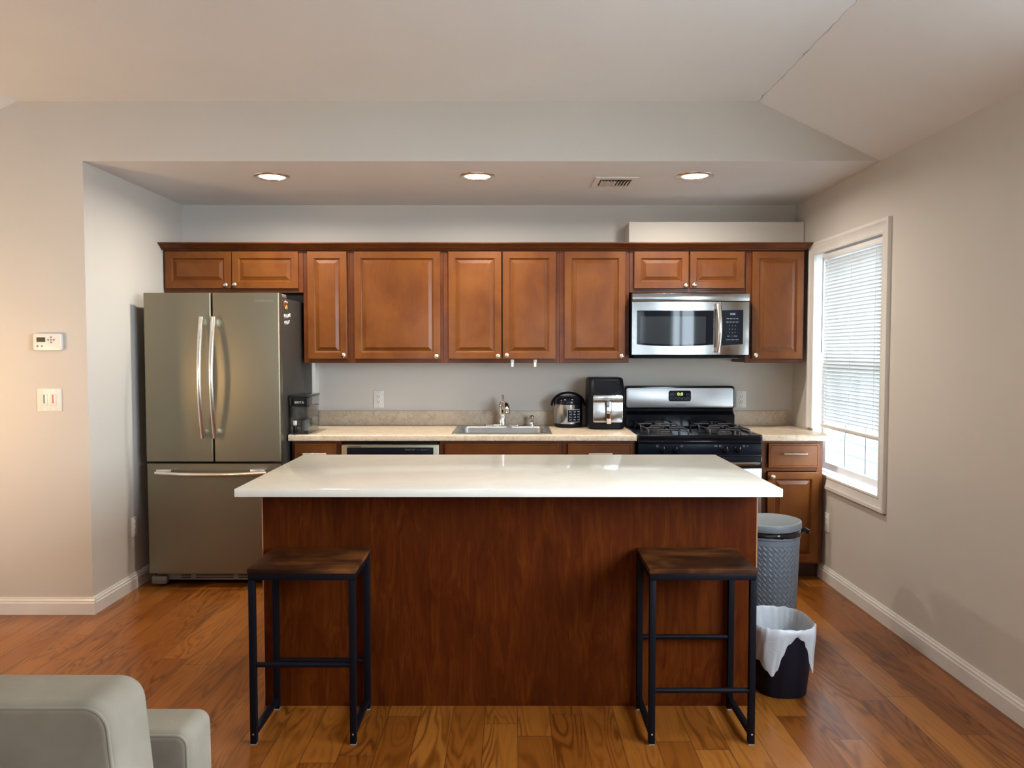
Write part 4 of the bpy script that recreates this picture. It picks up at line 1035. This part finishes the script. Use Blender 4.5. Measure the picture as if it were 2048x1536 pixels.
def hz(deg):
    for (a, za), (c, zc_) in zip(hem, hem[1:]):
        if a <= deg <= c: 
            t = (deg - a) / (c - a); t = t * t * (3 - 2 * t); return za + (zc_ - za) * t
    return 0.16
rn = random.Random(11)
ph = [rn.uniform(0, 2 * pi) for _ in range(6)]
def wr(t, k): return sum(sin(t * f + ph[q] + k * 1.3 * (q - 2)) for q, f in enumerate((5, 9, 13, 17, 23, 31))) / 6
b = NB(); rings = []; N = 192
def lr(a, c, zf, amp, k):
    out = []
    for i in range(N):
        t = 2 * pi * i / N - pi; x, y = sup(a, c, 2.7, t); L = math.hypot(x, y); w = amp * wr(t, k)
        out.append((bxc + x * (1 + w / L), byc + y * (1 + w / L), zf(math.degrees(t), t)))
    return out
rings.append(lr(0.098, 0.122, lambda d, t: 0.02, 0.002, 0))
rings.append(lr(0.105, 0.129, lambda d, t: 0.13, 0.006, 1))
rings.append(lr(0.1145, 0.137, lambda d, t: 0.22, 0.006, 2))
rings.append(lr(0.126, 0.146, lambda d, t: 0.283 + 0.004 * wr(t, 3), 0.003, 2))
rings.append(lr(0.1315, 0.1515, lambda d, t: 0.296 + 0.005 * wr(t, 4), 0.003, 3))
rings.append(lr(0.137, 0.157, lambda d, t: 0.290 + 0.004 * wr(t, 4), 0.003, 4))
for q in (0.15, 0.3, 0.45, 0.6, 0.75, 0.9, 1.0):
    rings.append(lr(0.139 - 0.010 * q, 0.159 - 0.009 * q, lambda d, t, q=q: 0.284 + (hz(d) - 0.284) * q, 0.0045 * (0.4 + q), 4 + 2.2 * q))
loft(b, rings, True, True, False); obj('liner', b, M['liner'], wb, 80, 'white plastic liner')

# ------------------------------------------------------------------ armchair seen from behind
ac = thing('armchair', (-1.22, 1.62, 0), 'light grey upholstered chair with piped edges at the living room corner of the view', 'armchair')
def rounded_poly(pts, r, n=6):
    out = []; m = len(pts)
    for i in range(m):
        p = Vector(pts[i]); a = (Vector(pts[i - 1]) - p); c = (Vector(pts[(i + 1) % m]) - p); rr = r[i] if isinstance(r, (list, tuple)) else r
        ang = a.angle(c); tl = min(rr / math.tan(ang / 2), a.length * 0.49, c.length * 0.49); rad = tl * math.tan(ang / 2)
        ctr = p + (a.normalized() + c.normalized()).normalized() * (rad / sin(ang / 2))
        s = (p + a.normalized() * tl) - ctr; e = (p + c.normalized() * tl) - ctr
        a0 = math.atan2(s.y, s.x); a1 = math.atan2(e.y, e.x); da = (a1 - a0 + pi) % (2 * pi) - pi
        for k in range(n + 1):
            t = a0 + da * k / n; out.append((ctr.x + rad * cos(t), ctr.y + rad * sin(t)))
    return out
def slab_with_piping(name, pts, r, y0, y1, bev):
    poly = rounded_poly(pts, r, 8)
    bm = NB(); puff(bm, poly, y0, y1, bev, 'xz', 6); o = obj(name, bm, M['fabric'], ac, 60)
    for yy in (y0 + 0.004, y1 - 0.004):
        bm = NB(); pp = offset(poly, -bev * 0.10 if False else 0.0)
        inner = offset(poly, -bev * 0.55)
        tube(bm, [(p[0], yy + bev * 0.10, p[1]) for p in inner], 0.0048, 8, True); obj('piping', bm, M['fabric'], o, 60)
    return o
slab_with_piping('backrest', [(-1.72, 0.22), (-0.700, 0.22), (-0.700, 0.45), (-0.732, 0.790), (-1.69, 0.790)], [0.03, 0.03, 0.3, 0.055, 0.055], 1.372, 1.515, 0.022)
slab_with_piping('arm', [(-0.93, 0.16), (-0.692, 0.16), (-0.697, 0.605), (-0.93, 0.605)], [0.02, 0.02, 0.035, 0.035], 1.635, 1.76, 0.022)
slab_with_piping('arm', [(-1.73, 0.16), (-1.49, 0.16), (-1.49, 0.605), (-1.725, 0.605)], [0.02, 0.02, 0.035, 0.035], 1.635, 1.76, 0.022)
b = NB(); bx(b, -1.66, -0.75, 1.518, 1.632, 0.20, 0.40, 0.02, 4); obj('seat', b, M['fabric'], ac, 60)
for x in (-1.62, -0.80):
    for y in (1.44, 1.69):
        b = NB(); cyl(b, (x, y, 0.0), (x, y, 0.225), 0.016, 0.022, 16); obj('leg', b, M['frame'], ac)

# ------------------------------------------------------------------ things on the walls
th = thing('thermostat', (-2.478, YF, 1.478), 'white wall thermostat with a small dark screen, above the dimmer switches', 'thermostat')
b = NB(); puff(b, rrect(0.150, 0.092, 0.012, 5, -2.478, 1.478), YF - 0.028, YF - 0.0005, 0.006, 'xz', 3); tb = obj('housing', b, M['white'], th)
b = NB(); bx(b, -2.532, -2.486, YF - 0.0292, YF - 0.0278, 1.478, 1.503); obj('screen', b, M['lcd'], th)
b = NB()
for (x, z) in ((-2.455, 1.503), (-2.455, 1.477), (-2.470, 1.490), (-2.455, 1.490), (-2.440, 1.490), (-2.528, 1.456), (-2.504, 1.456)):
    lathe(b, [(0.0052, YF - 0.0279), (0.0048, YF - 0.030), (0.0, YF - 0.0302)], (x, 0, z), 14, 'y')
obj('button', b, M['grey'], th)
sw = thing('dimmer_switch', (-2.486, YF, 1.168), 'white double dimmer switch plate with a green and a red slider', 'switch')
b = NB(); bx(b, -2.552, -2.420, YF - 0.006, YF - 0.0005, 1.106, 1.230, 0.002); obj('plate', b, M['white'], sw)
for i, (x, m) in enumerate(((-2.511, 'teal'), (-2.464, 'pink'))):
    b = NB(); bx(b, x - 0.0165, x + 0.0165, YF - 0.010, YF - 0.0062, 1.135, 1.202, 0.002); p = obj('paddle', b, M['white'], sw)
    b = NB(); bx(b, x - 0.0045, x + 0.0045, YF - 0.0112, YF - 0.0101, 1.150, 1.196); obj('slider', b, M[m], p, label=('green' if i == 0 else 'red') + ' slider strip')
    b = NB()
    for z in (1.118, 1.217): lathe(b, [(0.003, YF - 0.0061), (0.002, YF - 0.0072), (0.0, YF - 0.0073)], (x, 0, z), 10, 'y')
    obj('screw', b, M['nickel'], sw)
OG = 'white duplex outlets'
def outlet(c, nrm, label, blank=False):
    """c: centre on the wall plane, nrm: 'y-' faces the viewer, 'x+' / 'x-' faces sideways"""
    t = thing('wall_outlet', c, label, 'outlet', OG)
    rz = {'y-': 0, 'x+': pi / 2, 'x-': -pi / 2}[nrm]
    def part(name, f, m, par):
        bm = NB(); f(bm); me = finish(bm, name, 35); me.materials.append(m); o = D.objects.new(name, me); COL.objects.link(o); o.parent = par; return o
    p = part('cover_plate', lambda m: bx(m, -0.036, 0.036, -0.006, -0.0004, -0.0585, 0.0585, 0.002), M['white'], t)
    if not blank:
        q = part('receptacle', lambda m: bx(m, -0.0165, 0.0165, -0.0085, -0.0062, -0.034, 0.034, 0.001), M['white'], t)
        def sl(m):
            for z in (-0.018, 0.018):
                for x in (-0.0065, 0.0065): bx(m, x - 0.0015, x + 0.0015, -0.0092, -0.0086, z, z + 0.009)
                lathe(m, [(0.0028, -0.0086), (0.0028, -0.0092), (0.0, -0.0092)], (0, 0, z - 0.007), 10, 'y')
        part('slots', sl, M['slot'], q)
    def sc(m):
        for z in (-0.049, 0.049): lathe(m, [(0.003, -0.0061), (0.002, -0.0072), (0.0, -0.0073)], (0, 0, z), 10, 'y')
    part('screw', sc, M['nickel'], t)
    t.rotation_euler = (0, 0, rz); return t
outlet((-0.931, YB, 1.094), 'y-', 'white duplex outlet above the counter beneath the widest wall cabinet')
outlet((0.392, YB, 1.094), 'y-', 'white outlet on the back wall mostly hidden behind the rice cooker')
outlet((1.600, YB, 1.094), 'y-', 'white duplex outlet beside the range back guard, toward the window')
outlet((XL, 4.60, 0.373), 'x+', 'white outlet low on the alcove side wall next to the refrigerator')
outlet((XR, 4.735, 0.368), 'x-', 'white outlet low on the window wall beside the corner base cabinet')
HG = 'white adhesive hooks under the cabinet above the sink'
for x, lab in ((0.0025, 'small white hook under the sink wall cabinet, the one nearer the faucet'), (0.152, 'small white hook under the sink wall cabinet, the one nearer the rice cooker')):
    h = thing('adhesive_hook', (x, UY, UZ0), lab, 'hook', HG)
    b = NB(); bx(b, x - 0.011, x + 0.011, UY - 0.0065, UY - 0.0005, UZ0 + 0.001, UZ0 + 0.022, 0.002); obj('hook_plate', b, M['white'], h)
    b = NB(); bx(b, x - 0.0075, x + 0.0075, UY - 0.0065, UY - 0.0025, UZ0 - 0.026, UZ0 + 0.001, 0.0015); bx(b, x - 0.0075, x + 0.0075, UY - 0.018, UY - 0.0066, UZ0 - 0.026, UZ0 - 0.022, 0.0015); obj('hook_arm', b, M['white'], h)
